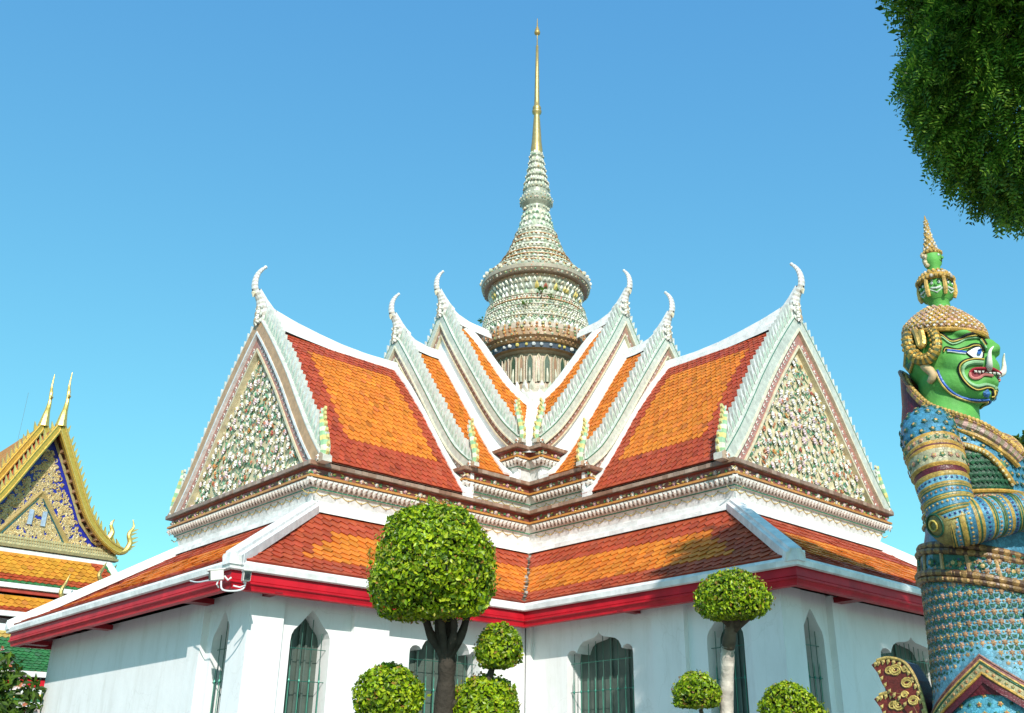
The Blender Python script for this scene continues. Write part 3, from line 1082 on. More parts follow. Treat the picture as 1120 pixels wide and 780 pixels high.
WH = [(.77, .74, .64), (.76, .73, .62), (.70, .68, .54), (.54, .58, .42), (.74, .64, .47), (.74, .71, .60)]
GR = [(.22, .36, .22), (.40, .50, .34), (.56, .60, .48)]
BR = [(.46, .27, .14), (.55, .38, .18), (.38, .20, .12), (.66, .62, .50)]
MX = WH + WH + GR + BR[:2]
core = (.36, .37, .28)
core2 = (.30, .22, .14)


# lower drum with niches
m = MB()
m.lathe([(1.62, 11.3), (1.62, 13.0), (1.50, 13.05), (1.42, 13.2), (1.40, 14.42), (1.50, 14.45), (1.56, 14.49), (1.70, 14.52), (1.74, 14.70), (1.82, 14.72), (1.88, 14.80), (1.98, 14.86), (2.00, 15.12), (1.97, 15.3), (1.86, 15.34)],
        64, [(.66, .66, .6), (.5, .45, .36), (.5, .45, .36), (.42, .30, .20), (.50, .40, .28), (.5, .4, .28), (.42, .25, .12), (.07, .09, .13), (.50, .30, .12), (.5, .3, .15), (.45, .28, .15), (.40, .25, .14), (.5, .4, .3), (.5, .45, .4)])
mdrum = m
m = MB()
N = 32
for k in range(N):
    a = 2 * math.pi * (k + .5) / N
    if math.cos(a - math.pi / 4) < -.2: continue
    er = Vector((math.cos(a), math.sin(a), 0)); et = Vector((-er.y, er.x, 0))
    w_ = .085 if k % 2 else .065
    poly = [(-w_, .0), (w_, 0), (w_, .72), (w_ * .6, .87), (0, .97), (-w_ * .6, .87), (-w_, .72)]
    m.prism(poly, .02, (er * 1.425 + Vector((0, 0, 13.42)), et, (0, 0, 1)), (.05, .09, .05) if k % 2 else (.34, .20, .12))
    arch = [er * 1.44 + et * x * 1.25 + Vector((0, 0, 13.42 + z)) for x, z in poly[2:]]
    arch = [er * 1.44 + et * w_ * 1.25 + Vector((0, 0, 13.4))] + arch + [er * 1.44 - et * w_ * 1.25 + Vector((0, 0, 13.4))]
    m.tube(arch, .030, 6, jit((.50, .44, .30), .2))
    petal_ring_at = er * 1.47
    m.tube([petal_ring_at + et * .11 + Vector((0, 0, 13.4)), petal_ring_at + et * .11 + Vector((0, 0, 14.3))], .022, 5, jit((.36, .26, .15), .2))
    m.tube([er * 1.46 + Vector((0, 0, 13.42)), er * 1.48 + Vector((0, 0, 13.62)), er * 1.45 + Vector((0, 0, 13.9))], [.04, .05, .02], 6, jit((.56, .54, .40), .2))
nich = m
m = mdrum
petal_ring(m, 1.43, 13.10, 34, .36, .20, .06, WH)
petal_ring(m, 1.50, 12.92, 34, .26, .20, .08, WH)
bead_ring(m, 1.74, 14.61, 40, .065, [(.72, .72, .68), (.70, .58, .16), (.60, .64, .66)])
bead_ring(m, 1.88, 14.78, 70, .04, BR)
for q in range(4):
    bead_ring(m, 1.985 + .01 * q, 14.90 + .115 * q, 56, .072, [(.58, .24, .07), (.48, .19, .06), (.60, .34, .14), (.20, .28, .14), (.66, .60, .44), (.52, .22, .08)], True)
petal_ring(m, 1.94, 15.30, 60, .18, .16, -.02, WH)
drum = m.build('spire', M_GLAZE, HALL)
nich.build('niche_band', M_GLAZE, drum)

# bulging bell of flower courses
prof = [(1.86, 15.32), (1.84, 15.55), (1.80, 15.75), (1.74, 16.05), (1.68, 16.3), (1.55, 16.36), (1.47, 16.44), (1.46, 16.55)]
m = MB()
m.lathe(prof, 56, core)
z = 15.46
row = 0
while z < 16.32:
    r = float(np.interp(z, [15.22, 15.55, 15.75, 16.05, 16.3, 16.36], [1.86, 1.84, 1.80, 1.74, 1.68, 1.55]))
    petal_ring(m, r, z - .02, int(2 * math.pi * r / .115), .13, .115, .02, WH if row % 3 else GR + WH)
    petal_ring(m, r + .01, z + .07, int(2 * math.pi * r / .10), .08, .09, .03, GR + WH)
    bead_ring(m, r + .03, z + .10, int(2 * math.pi * r / .17), .05, MX, True)
    if row % 2 == 0: m.lathe([(r + .012, z + .15), (r + .05, z + .165), (r + .05, z + .185), (r + .012, z + .20)], 48, (.46, .40, .28))
    z += .205; row += 1
petal_ring(m, 1.68, 16.30, 64, .14, .11, .03, [(.30, .05, .04), (.36, .08, .05)], thick=.1)
m.lathe([(1.68, 16.26), (1.74, 16.28), (1.74, 16.31), (1.68, 16.33)], 48, (.50, .28, .12))
bead_ring(m, 1.60, 16.36, 80, .035, [(.42, .18, .10), (.60, .50, .3)])
m.build('spire_bell', M_GLAZE, drum)

# flared collar with painted niches beneath
m = MB()
m.lathe([(1.46, 16.5), (1.48, 16.75), (1.54, 16.95), (1.60, 17.15), (1.66, 17.2), (1.66, 17.25), (1.80, 17.27), (1.90, 17.38), (1.92, 17.5), (1.84, 17.62), (1.70, 17.75)], 64,
        [core, core, core, (.5, .42, .3), (.45, .25, .14), (.28, .2, .14), (.34, .27, .2), (.42, .36, .27), core, core])
petal_ring(m, 1.47, 16.52, 52, .26, .16, .06, WH + GR)
petal_ring(m, 1.50, 16.76, 56, .22, .14, .10, [(.72, .70, .58), (.70, .54, .16), (.45, .12, .07), (.66, .68, .6), (.70, .70, .62)])
petal_ring(m, 1.56, 16.98, 60, .16, .13, .10, WH)
bead_ring(m, 1.67, 17.2, 80, .03, BR)
for q in range(3):
    bead_ring(m, 1.84 + .03 * q - .02 * (q == 2), 17.33 + .10 * q, 62, .065, MX + BR, True)
bead_ring(m, 1.90, 17.60, 44, .075, WH)
m.build('spire_collar', M_GLAZE, drum)

# receding rings above the collar
zs = [17.62, 17.85, 18.06, 18.32, 18.60, 18.88, 19.16, 19.42, 19.72]
rs = [1.74, 1.54, 1.34, 1.18, 1.02, .90, .80, .72, .64]
m = MB()
prof = []
for i in range(len(zs) - 1):
    h = zs[i + 1] - zs[i]
    prof += [(rs[i], zs[i]), (rs[i] + .03, zs[i] + h * .3), (rs[i] - .02, zs[i] + h * .45), (rs[i + 1] + .05, zs[i] + h * .97)]
prof.append((rs[-1], zs[-1]))
m.lathe(prof, 48, [core, core2, core, core] * 8)
for i in range(len(zs) - 1):
    h = zs[i + 1] - zs[i]; r = rs[i]
    bead_ring(m, r + .02, zs[i] + h * .25, int(2 * math.pi * r / .15), .062, MX, i < 4)
    m.lathe([(r + .0, zs[i] + h * .38), (r + .06, zs[i] + h * .43), (r + .06, zs[i] + h * .53), (r - .02, zs[i] + h * .58)], 40, (.50, .25, .09) if i % 3 != 1 else (.58, .56, .44))
    petal_ring(m, r - .03, zs[i] + h * .52, int(2 * math.pi * r / .14), h * .55, .13, -.06, WH if i % 2 else WH + GR)
m.build('spire_ring', M_GLAZE, drum)

# slender neck, bulb and beads
m = MB()
m.lathe([(.62, 19.72), (.56, 20.0), (.50, 20.3), (.44, 20.55), (.44, 20.72), (.55, 20.85), (.60, 21.0), (.56, 21.15), (.46, 21.25), (.46, 21.4), (.50, 21.5), (.44, 21.65)], 40, core)
for zz, r in ((19.74, .61), (20.0, .55), (20.28, .49)):
    petal_ring(m, r, zz, 22, .26, .17, -.05, WH)
    petal_ring(m, r + .01, zz - .02, 22, .14, .13, .02, GR)
bead_ring(m, .47, 20.62, 20, .05, MX)
bead_ring(m, .58, 20.92, 26, .055, MX, True); bead_ring(m, .60, 21.04, 26, .05, MX, True)
bead_ring(m, .50, 21.22, 22, .045, WH); bead_ring(m, .49, 21.46, 22, .05, MX, True)
petal_ring(m, .46, 21.5, 20, .22, .13, -.05, WH)
zz = 21.72; r = .44
while zz < 23.15:
    m.lathe([(r * .82, zz - .06), (r, zz + .02), (r * 1.02, zz + .09), (r * .82, zz + .16), (r * .74, zz + .30)], 28, core)
    bead_ring(m, r * 1.0, zz + .05, max(12, int(2 * math.pi * r / .11)), .045, MX)
    petal_ring(m, r * .86, zz + .12, max(10, int(2 * math.pi * r / .12)), .18, .10, -.04, WH)
    zz += .30; r *= .875
m.build('spire_neck', M_GLAZE, drum)
m = MB()
m.lathe([(.20, 23.0), (.23, 23.25), (.19, 23.6), (.155, 24.2), (.12, 24.75), (.10, 24.9), (.17, 24.97), (.185, 25.06), (.13, 25.12), (.165, 25.18), (.15, 25.26), (.11, 25.32), (.10, 25.5), (.075, 27.0), (.052, 28.2), (.026, 28.22), (.02, 28.75)], 20, (.50, .37, .14))
m.lathe([(.02, 28.74), (.11, 28.80), (.12, 28.88), (.085, 28.95), (.09, 29.0), (.055, 29.05), (.06, 29.10), (.03, 29.16), (.012, 29.55), (.002, 29.6)], 14, (.55, .36, .12))
m.build('spire_finial', M_GOLD, drum, smooth=True)

# weeds that have rooted in the porcelain
def weed(p, d, label, n=16, s=.16):
    m = MB(); p = Vector(p)
    for i in range(n):
        dd = (Vector(d) + Vector((rng.uniform(-.8, .8), rng.uniform(-.8, .8), rng.uniform(-.3, .9)))).normalized()
        q = p + dd * rng.uniform(.3, 1) * s
        m.tube([p, q], .004, 3, (.12, .14, .04))
        m.leafd(q, (rng.uniform(-1, 1), rng.uniform(-1, 1), 1), dd, s * .6, s * .35, rng.choice([(.10, .22, .03), (.16, .28, .05)]), .15)
    o = m.build('weed', M_LEAF, None, base=p)
    tag(o, label, 'weed', 'weeds rooted on the spire')


def onspire(px, r, z):      # px: angle about the axis, 45 deg faces the court
    a = math.radians(px)
    return (r * math.cos(a), r * math.sin(a), z)


weed(onspire(52, 1.74, 16.42), (.5, .7, .3), 'largest green weed in the middle of the spire below its collar', 26, .22)
weed(onspire(70, 1.72, 16.55), (.2, 1, .3), 'small weed high on the spire, to the right of the largest weed', 12, .14)
weed(onspire(36, 1.82, 15.95), (.8, .5, .2), 'small leafy weed low on the spire bell, under the largest weed', 14, .17)
weed(onspire(62, 1.80, 16.2), (.4, .9, .2), 'trailing weed on the spire bell below right of the largest weed', 14, .17)
weed(onspire(-38, 1.78, 16.1), (.8, -.6, .4), 'dry twiggy weed sticking out of the left edge of the spire', 14, .2)

# ------------------------------------------------------------------ security cameras on the near eave corner
def sec_cam(px, d, label):
    p = Vector(px); d = Vector(d).normalized()
    t = thing('security_camera', label, 'camera', p, 'security cameras on the eave corner')
    s = d.cross(Vector((0, 0, 1))).normalized(); u = s.cross(d)
    R = Matrix((d, s, u)).transposed()
    m = MB(); m.box(p + d * .02, (.22, .13, .17), (.70, .68, .62), R); m.box(p + d * .03 + u * .095, (.30, .15, .02), (.74, .73, .68), R)
    m.build('housing', M_PAINT, t)
    m = MB(); m.box(p + d * .145, (.03, .105, .13), (.02, .03, .03), R); m.tube([p + d * .15, p + d * .17], .035, 10, (.01, .01, .015))
    m.build('lens', M_METAL, t)
    m = MB(); m.tube([p - d * .1 - u * .02, p - d * .16 - u * .10, p - d * .22 - u * .06], .018, 7, (.72, .72, .70)); m.tube([p - u * .08, p - u * .16 + d * .03, p - u * .20 + s * .08, p - u * .18 + s * .2], .014, 6, (.72, .72, .72))
    m.build('bracket', M_PAINT, t)


sec_cam((13.16, 5.72, 5.03), (.9, -.45, -.15), 'pale box camera under the white eave corner, aimed along the end wall')
sec_cam((12.78, 6.02, 5.02), (.35, 1, -.1), 'dark fronted box camera under the white eave corner, aimed at the court')
m = MB()
m.tube(smooth_path([(13.12, 5.78, 4.92), (13.14, 5.90, 4.76), (12.98, 5.99, 4.74), (12.80, 6.0, 4.80), (12.76, 5.99, 4.93)], 16), .016, 6, (.74, .74, .74))
m.tube(smooth_path([(13.16, 5.66, 4.94), (13.12, 5.3, 5.0), (13.13, 4.9, 5.02), (13.10, 4.5, 5.10)], 12), .014, 6, (.72, .72, .72))
o = m.build('cable', M_PAINT, None, base=(13.1, 5.8, 4.8)); tag(o, 'white looped cable hanging between the two eave corner cameras', 'cable')


# ================================================================== FOLIAGE HELPERS (numpy)
def leaf_cloud(P, Nn, size, asp, cols, spread=.7, droop=0.0, bend=.25):
    """one folded leaf (two quads sharing a midrib) per point"""
    n = len(P)
    rnd = nrg.normal(size=(n, 3))
    nn = Nn + rnd * spread
    nn /= np.linalg.norm(nn, axis=1)[:, None]
    d = nrg.normal(size=(n, 3)); d[:, 2] -= droop
    d -= nn * (d * nn).sum(1)[:, None]
    d /= np.linalg.norm(d, axis=1)[:, None] + 1e-9
    s = np.cross(nn, d)
    L = size * nrg.uniform(.7, 1.25, (n, 1)); W = L * asp
    v0 = P - d * L * .5; v2 = P + d * L * .5
    mid = P + nn * (-L * bend * .3)
    v1 = mid + s * W * .5 + nn * L * bend * .6; v3 = mid - s * W * .5 + nn * L * bend * .6
    V = np.stack([v0, v1, v2, v3, mid], 1).reshape(-1, 3)
    b = (np.arange(n) * 5)[:, None]
    Fq = np.concatenate([b + np.array([[0, 1, 2, 4]]), b + np.array([[0, 4, 2, 3]])], 1).reshape(-1, 4)
    c = np.array(cols)[nrg.integers(0, len(cols), n)] * nrg.uniform(.75, 1.2, (n, 1))
    return V, Fq, np.repeat(c, 2, axis=0)


def ball_points(c, r, n, shell=.75, flat=None, bump=.05):
    d = nrg.normal(size=(n, 3)); d /= np.linalg.norm(d, axis=1)[:, None]
    k = shell + (1 - shell) * nrg.random((n, 1)) ** .6
    # lumpy outline
    q = np.zeros(n)
    for f in range(7):
        ax = nrg.normal(size=3) * (2.2 + f)
        q += np.sin(d @ ax + f) * bump / (1 + .3 * f)
    k = k * (1 + q[:, None])
    P = d * k
    if flat is not None: P[:, :2] *= (1 - .10 * P[:, 2:3])
    if flat is not None: P[:, 2] = np.where(P[:, 2] < -flat, -flat + (P[:, 2] + flat) * .25, P[:, 2])
    return np.array(c) + P * np.array(r), d


TOP_COLS = [(.24, .38, .006), (.31, .46, .008), (.40, .54, .012), (.16, .28, .006), (.50, .58, .02), (.08, .16, .005)]
TOP_NEW = [(.42, .38, .06), (.40, .20, .04), (.34, .40, .06)]


def topiary_ball(name, parent, c, r, n, size, flat=.55):
    m = MB()
    P, d = ball_points(c, r, n, .80, flat)
    m.bulk(*leaf_cloud(P, d, size, .58, TOP_COLS, .65))
    k = n // 14
    P, d = ball_points(c, [q * 1.015 for q in r], k, .97, flat)
    m.bulk(*leaf_cloud(P, d, size * .8, .5, TOP_NEW, .7))
    P, d = ball_points(c, [q * 1.015 for q in r], n // 40, .99, flat, .05)
    m.bulk(*leaf_cloud(P, d, size * 1.1, .5, TOP_COLS[1:5], 1.2))
    # dense inner twigs and old leaves so the ball is not see-through
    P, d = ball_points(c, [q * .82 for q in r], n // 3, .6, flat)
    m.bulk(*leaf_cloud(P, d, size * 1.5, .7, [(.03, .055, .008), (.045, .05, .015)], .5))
    return m.build(name, M_LEAF, parent)


def limb(m, pts, r0, r1, colr, n=14, k=10, knob=.0):
    path = smooth_path(pts, n)
    rr = [lerp(r0, r1, i / (n - 1)) * (1 + rng.uniform(-knob, knob)) for i in range(n)]
    m.tube(path, rr, k, [jit(colr, .12) for _ in range(n)])


# ---- left topiary
T1 = thing('topiary_tree', 'tall topiary with a big domed crown on a dark trunk above smaller leaf balls', 'topiary', (14.75, 13.75, 0))
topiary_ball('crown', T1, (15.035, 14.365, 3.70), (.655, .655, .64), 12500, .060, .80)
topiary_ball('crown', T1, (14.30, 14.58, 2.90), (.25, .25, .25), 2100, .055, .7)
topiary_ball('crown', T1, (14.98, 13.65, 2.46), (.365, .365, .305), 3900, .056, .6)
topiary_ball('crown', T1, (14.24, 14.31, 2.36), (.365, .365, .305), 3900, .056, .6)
DK = (.055, .045, .035)
m = MB()
limb(m, [(14.75, 13.75, 0), (14.68, 13.95, 1.0), (14.62, 14.08, 2.0), (14.66, 14.18, 2.6), (14.72, 14.26, 3.0)], .125, .078, DK, 26, 12, .14)
for dx, dy, dz, r in ((.26, -.20, .42, .05), (.12, -.10, .52, .055), (-.02, .06, .55, .05), (-.20, .24, .45, .05), (.06, .22, .5, .04), (.22, .12, .5, .04)):
    limb(m, [(14.70, 14.23, 2.78), (14.73 + dx * .55 + rng.uniform(-.03, .03), 14.27 + dy * .55 + rng.uniform(-.03, .03), 2.88 + dz * .35), (14.78 + dx * .8 + rng.uniform(-.04, .04), 14.30 + dy * .8, 2.95 + dz * .7), (14.87 + dx * 1.1, 14.32 + dy * 1.1, 3.0 + dz)], r * 1.15, r * .6, DK, 14, 8, .16)
limb(m, [(14.66, 14.15, 2.35), (14.52, 14.25, 2.38), (14.42, 14.38, 2.50), (14.36, 14.46, 2.52), (14.32, 14.52, 2.72)], .06, .03, DK, 12, 8, .12)
limb(m, [(14.66, 14.0, 1.95), (14.80, 13.85, 2.06), (14.92, 13.72, 2.10), (14.98, 13.66, 2.25)], .07, .035, DK, 12, 8, .12)
limb(m, [(14.62, 14.08, 1.8), (14.45, 14.2, 1.95), (14.30, 14.28, 2.15)], .06, .03, DK, 9, 8, .1)
m.build('trunk', M_BARK, T1, smooth=True)

# ---- right topiary
T2 = thing('topiary_tree', 'slim topiary with a flattened round crown on a pale grey trunk, two lower balls', 'topiary', (12.42, 16.0, 0))
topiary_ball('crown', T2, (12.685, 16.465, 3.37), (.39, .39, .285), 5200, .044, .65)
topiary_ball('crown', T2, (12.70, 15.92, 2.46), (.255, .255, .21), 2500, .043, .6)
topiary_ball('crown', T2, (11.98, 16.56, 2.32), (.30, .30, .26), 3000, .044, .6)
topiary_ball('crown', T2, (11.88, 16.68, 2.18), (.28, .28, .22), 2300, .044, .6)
PL = (.56, .50, .43)
m = MB()
limb(m, [(12.42, 16.0, 0), (12.40, 16.05, 1.2), (12.42, 16.08, 2.2), (12.45, 16.16, 2.75), (12.50, 16.22, 2.93)], .084, .070, PL, 24, 12, .07)
limb(m, [(12.495, 16.215, 2.91), (12.53, 16.28, 3.02), (12.58, 16.36, 3.20)], .072, .06, (.14, .11, .08), 8, 12, .06)  # trunk top in a darker colour: the crown's shade painted on the pale bark
for dx, dy in ((.2, -.15), (-.15, .2), (.05, .1)):
    limb(m, [(12.54, 16.34, 3.08), (12.58 + dx, 16.42 + dy, 3.28)], .045, .025, (.10, .075, .055), 6, 8)
limb(m, [(12.41, 16.04, 1.7), (12.56, 15.96, 1.95), (12.66, 15.93, 2.30)], .04, .022, (.12, .10, .07), 9, 8, .1)
limb(m, [(12.41, 16.06, 1.5), (12.18, 16.3, 1.75), (11.98, 16.55, 2.15)], .05, .025, (.12, .10, .07), 9, 8, .1)
m.build('trunk', M_BARK, T2, smooth=True)


# ---- big clipped tree at the right
BT = thing('clipped_tree', 'large dark green tree with a rounded crown hanging over the green giant', 'tree', (9.6, 22.6, 0))
DC = [(.075, .19, .016), (.11, .25, .020), (.17, .33, .030), (.035, .10, .010), (.27, .42, .05)]


def sprays(c, r, ns, size, shell, per=9, bump=.06):
    """hanging feathery twigs: a row of small leaflets on either side of a drooping axis"""
    P, d = ball_points(c, r, ns, shell, None, bump)
    ax = d * .7 + nrg.normal(size=(ns, 3)) * .35; ax[:, 2] -= .75
    ax /= np.linalg.norm(ax, axis=1)[:, None]
    sd = np.cross(ax, nrg.normal(size=(ns, 3))); sd /= np.linalg.norm(sd, axis=1)[:, None]
    out = []
    L = size * nrg.uniform(.7, 1.3, (ns, 1))
    for k in range(per):
        t = k / (per - 1)
        for sg in (1, -1):
            base = P + ax * L * t * 1.6 + np.array([0, 0, -1]) * (t * t) * L * .4
            dirn = sd * sg * .8 + ax * .6 + nrg.normal(size=(ns, 3)) * .12
            dirn /= np.linalg.norm(dirn, axis=1)[:, None]
            l = L * .62 * (1 - .45 * abs(t - .4))
            nn = np.cross(dirn, ax); nn /= np.linalg.norm(nn, axis=1)[:, None] + 1e-9
            wv = np.cross(nn, dirn)
            v0 = base; v2 = base + dirn * l; v1 = base + dirn * l * .5 + wv * l * .2; v3 = base + dirn * l * .5 - wv * l * .2
            V = np.stack([v0, v1, v2, v3], 1).reshape(-1, 3)
            Fq = (np.arange(ns) * 4)[:, None] + np.array([[0, 1, 2, 3]])
            c_ = np.array(DC)[nrg.integers(0, len(DC), ns)] * nrg.uniform(.8, 1.25, (ns, 1))
            out.append((V, Fq, c_))
    return out


m = MB()
for q in sprays((10.62, 19.98, 10.95), (1.50, 1.50, 1.5), 5200, .125, .6, 6): m.bulk(*q)
for q in sprays((10.50, 19.88, 9.50), (1.52, 1.52, 1.92), 9500, .125, .68, 6): m.bulk(*q)
for q in sprays((10.9, 21.8, 12.2), (2.7, 2.7, 2.5), 2200, .32, .5, 7): m.bulk(*q)
for q in sprays((9.0, 22.3, 11.2), (2.2, 2.2, 2.2), 1100, .32, .5, 7): m.bulk(*q)
m.build('crown', M_DLEAF, BT)
m = MB()
limb(m, [(9.6, 22.6, 0), (9.65, 22.5, 3), (9.8, 22.2, 6), (10.1, 21.8, 9), (10.5, 21.6, 11.5)], .34, .2, (.10, .085, .065), 18, 12, .06)
limb(m, [(9.8, 22.2, 6.5), (10.1, 21.2, 8.2), (10.4, 20.3, 9.6), (10.5, 20.0, 10.4)], .17, .05, (.08, .065, .05), 12, 9, .06)
for k in range(16):
    a = rng.random() * 6.28; b_ = rng.uniform(-.5, .9)
    e_ = Vector((math.cos(a) * math.cos(b_), math.sin(a) * math.cos(b_), math.sin(b_))) * 1.15
    limb(m, [(10.42, 20.2, 9.7), Vector((10.45, 20.1, 9.85)) + e_ * .5, Vector((10.5, 19.95, 9.95)) + e_], .05, .012, (.06, .05, .04), 7, 6, .05)
m.build('trunk', M_BARK, BT, smooth=True)

# ---- small flowering tree at the far left
FT = thing('flowering_tree', 'small leafy tree with pale pink flowers at the left end of the white hall', 'tree', (17.9, 1.6, 0))
m = MB()
OF = Vector((-2.55, -3.6, .0))
cA = Vector((15.6 + OF.x, -1.9 + OF.y, 0))
FT.location = cA
for cx, cy, cz, r in ((15.75, -2.0, 4.15, .75), (15.3, -1.6, 3.6, .75), (16.1, -2.2, 3.5, .8), (15.45, -1.7, 3.0, .7), (15.9, -2.0, 2.9, .8)):
    P, d = ball_points((cx + OF.x, cy + OF.y, cz + OF.z), (r, r, r * .85), 330, .45)
    m.bulk(*leaf_cloud(P, d, .26, .42, [(.06, .13, .012), (.09, .17, .015), (.12, .22, .02), (.045, .09, .01)], .7, .6))
    P, d = ball_points((cx + OF.x, cy + OF.y, cz + OF.z), (r * 1.05, r * 1.05, r * .9), 13, .9)
    for k in range(3):
        m.bulk(*leaf_cloud(P + nrg.normal(size=P.shape) * .04, d, .12, .7, [(.70, .50, .52), (.74, .62, .60), (.60, .20, .10)], .4))
m.build('crown', M_LEAF, FT)
m = MB()
m.T = lambda p: (p[0] + OF.x, p[1] + OF.y, p[2])
limb(m, [(15.6, -1.9, 0), (15.65, -1.95, 1.4), (15.6, -1.9, 2.8)], .12, .08, (.20, .17, .13), 10, 9, .08)
for dx, dy, dz in ((.2, -.2, 1.5), (-.3, .3, 1.1), (.5, -.3, 1.0), (-.1, .2, .6)):
    limb(m, [(15.6, -1.9, 2.4), (15.6 + dx * .5, -1.9 + dy * .5, 2.5 + dz * .5), (15.6 + dx, -1.9 + dy, 2.5 + dz)], .06, .025, (.20, .17, .13), 8, 7)
m.build('trunk', M_BARK, FT, smooth=True)

# ---- tree behind the giant at the right edge
RT = thing('background_tree', 'bright green tree far behind the giant at the right edge', 'tree', (-8.2, 14.0, 0))
m = MB()
for cx, cy, cz, r in ((-8.2, 14.2, 9.2, 1.9), (-8.4, 14.6, 7.6, 2.2), (-8.0, 13.6, 8.0, 1.7), (-8.6, 15.0, 10.2, 1.5), (-8.5, 12.9, 10.6, .9), (-8.4, 12.6, 9.6, .9)):
    P, d = ball_points((cx, cy, cz), (r, r, r * .85), 900, .4, None, .12)
    m.bulk(*leaf_cloud(P, d, .30, .5, [(.09, .19, .02), (.12, .24, .03), (.06, .13, .015), (.16, .28, .04)], .7, .3))
m.build('crown', M_LEAF, RT)
m = MB()
limb(m, [(-8.2, 14.0, 0), (-8.1, 14.1, 4), (-8.3, 14.3, 8)], .3, .15, (.15, .12, .09), 10, 9, .06)
m.build('trunk', M_BARK, RT, smooth=True)

# ================================================================== GREEN GIANT
GO = Vector((11.925, 18.575, 0))
GT = lambda p: (GO.x + p[0], GO.y + p[1], p[2])
GI = thing('giant_statue', 'green faced guardian giant in a blue porcelain robe with tusks and a tall gold crown', 'statue', GO)
GREEN = (.125, .40, .085)
TEAL = (.065, .25, .38)
PALEB = (.14, .36, .47)
GLD = (.56, .32, .06)
GLD2 = (.66, .41, .11)
MAROON = (.13, .012, .022)
LEAFG = (.02, .12, .06)

# head: one continuous sculpted mass
hm = MB()
def ell(c, r): hm.sphere(c, r, GREEN, 20, 14)
ell((0, .24, 5.62), (.355, .40, .40))
ell((0, .30, 5.30), (.335, .345, .26))
ell((0, .42, 5.22), (.27, .26, .18))
for q in (-1, 1):
    ell((q * .17, .42, 5.44), (.17, .20, .17))
    ell((q * .14, .52, 5.735), (.16, .12, .06))
    ell((q * .12, .50, 5.40), (.14, .20, .12))
    ell((q * .055, .72, 5.55), (.055, .06, .05))
ell((0, .58, 5.40), (.19, .18, .15))
ell((0, .68, 5.60), (.075, .10, .10))
ell((0, .735, 5.575), (.07, .075, .06))
ell((0, .60, 5.24), (.16, .12, .08))
ell((0, .54, 5.12), (.17, .12, .07))
hm.tube([(0, .12, 4.7), (0, .18, 5.0), (0, .22, 5.4)], [.33, .29, .28], 24, GREEN)
tmp = hm.build('head', M_FACE, None, base=(0, 0, 0))
md = tmp.modifiers.new('r', 'REMESH'); md.mode = 'VOXEL'; md.voxel_size = .016
md = tmp.modifiers.new('s', 'SMOOTH'); md.factor = .5; md.iterations = 7
dg = bpy.context.evaluated_depsgraph_get(); dg.update()
me = bpy.data.meshes.new_from_object(tmp.evaluated_get(dg))
bpy.data.objects.remove(tmp)
for nm in [a.name for a in me.attributes if a.name == 'col']: me.attributes.remove(me.attributes[nm])
at = me.attributes.new('col', 'FLOAT_COLOR', 'FACE')
at.data.foreach_set('color', np.tile(np.array([*GREEN, 1], np.float32), len(me.polygons)))
me.polygons.foreach_set('use_smooth', [True] * len(me.polygons))
if not me.materials: me.materials.append(M_FACE)
head = bpy.data.objects.new('head', me); col.objects.link(head); head.parent = GI
bvh = BVHTree.FromPolygons([v.co.copy() for v in me.vertices], [tuple(p.vertices) for p in me.polygons])
RH = Vector((-0.40303617, 0.91518405, 0)); VD = Vector((-0.8667277, -0.34776891, 0.35754704))


def face(a, b, lift=.0):
    """side-view sketch coordinates of the face -> point on the modelled head"""
    s_ = -.1982 + .00168796 * a - .00030067 * b; z_ = 6.47753 - .00026731 * a - .001943 * b
    p = RH * s_ + Vector((0, 0, z_))
    h, n, i, d = bvh.ray_cast(p - VD * 3, VD)
    if h is None:
        h, n, i, d = bvh.find_nearest(p)
    return h + n * lift, n


def mirror(p): return Vector((-p.x, p.y, p.z))


def face_line(mb, pts, r, c, lift=.008, n=40, beads=None):
    sk = smooth_path([(a, b, 0) for a, b in pts], n)
    P = [face(p.x, p.y, lift)[0] for p in sk]
    # drop jumps at the silhouette
    Q = [P[0]]
    for p in P[1:]:
        if (p - Q[-1]).length < .12: Q.append(p)
    for q in (0, 1):
        W = [mirror(p) for p in Q] if q else Q
        mb.tube(W, r, 6, c)
        if beads:
            acc = 0
            for i in range(1, len(W)):
                acc += (W[i] - W[i - 1]).length
                if acc > beads[1]:
                    acc = 0; mb.sphere(W[i], beads[0], jit(beads[2], .15), 6, 4)


def face_patch(mb, outline, c, lift, bulge=.0):
    P = [face(a, b, lift)[0] for a, b in outline]
    ca = sum(a for a, b in outline) / len(outline); cb = sum(b for a, b in outline) / len(outline)
    cp, cn = face(ca, cb, lift + bulge)
    k = len(P)
    for q in (0, 1):
        W = [mirror(p) if q else p for p in P + [cp]]
        mb.add(W, [(i, (i + 1) % k, k) for i in range(k)], c)


BLK = (.012, .014, .012)
YLN = (.62, .44, .10)
LGR = (.30, .52, .28)
brow = MB(GT)
B1 = [(262, 236), (300, 246), (350, 280), (395, 272), (440, 246), (490, 246), (525, 272), (545, 305)]
face_line(brow, B1, .016, BLK, .006)
face_line(brow, [(a - 1, b + 8) for a, b in B1], .007, YLN, .014)
face_line(brow, [(a + 2, b + 20) for a, b in B1], .009, LGR, .010)
B2 = [(312, 338), (325, 320), (385, 334), (430, 322), (470, 304), (512, 308), (535, 335)]
face_line(brow, B2, .014, BLK, .006)
face_line(brow, [(a, b + 6) for a, b in B2], .006, YLN, .014)
face_line(brow, [(330, 336), (380, 344), (432, 350)], .013, (.04, .12, .50), .010)
face_line(brow, [(332, 344), (380, 352), (430, 358)], .006, (.7, .72, .7), .014)
brow.build('brow', M_FACE, head, base=GO)
eye = MB(GT)
EO = [(428, 350), (450, 334), (478, 318), (505, 316), (524, 332), (528, 355), (520, 380), (492, 388), (462, 376)]
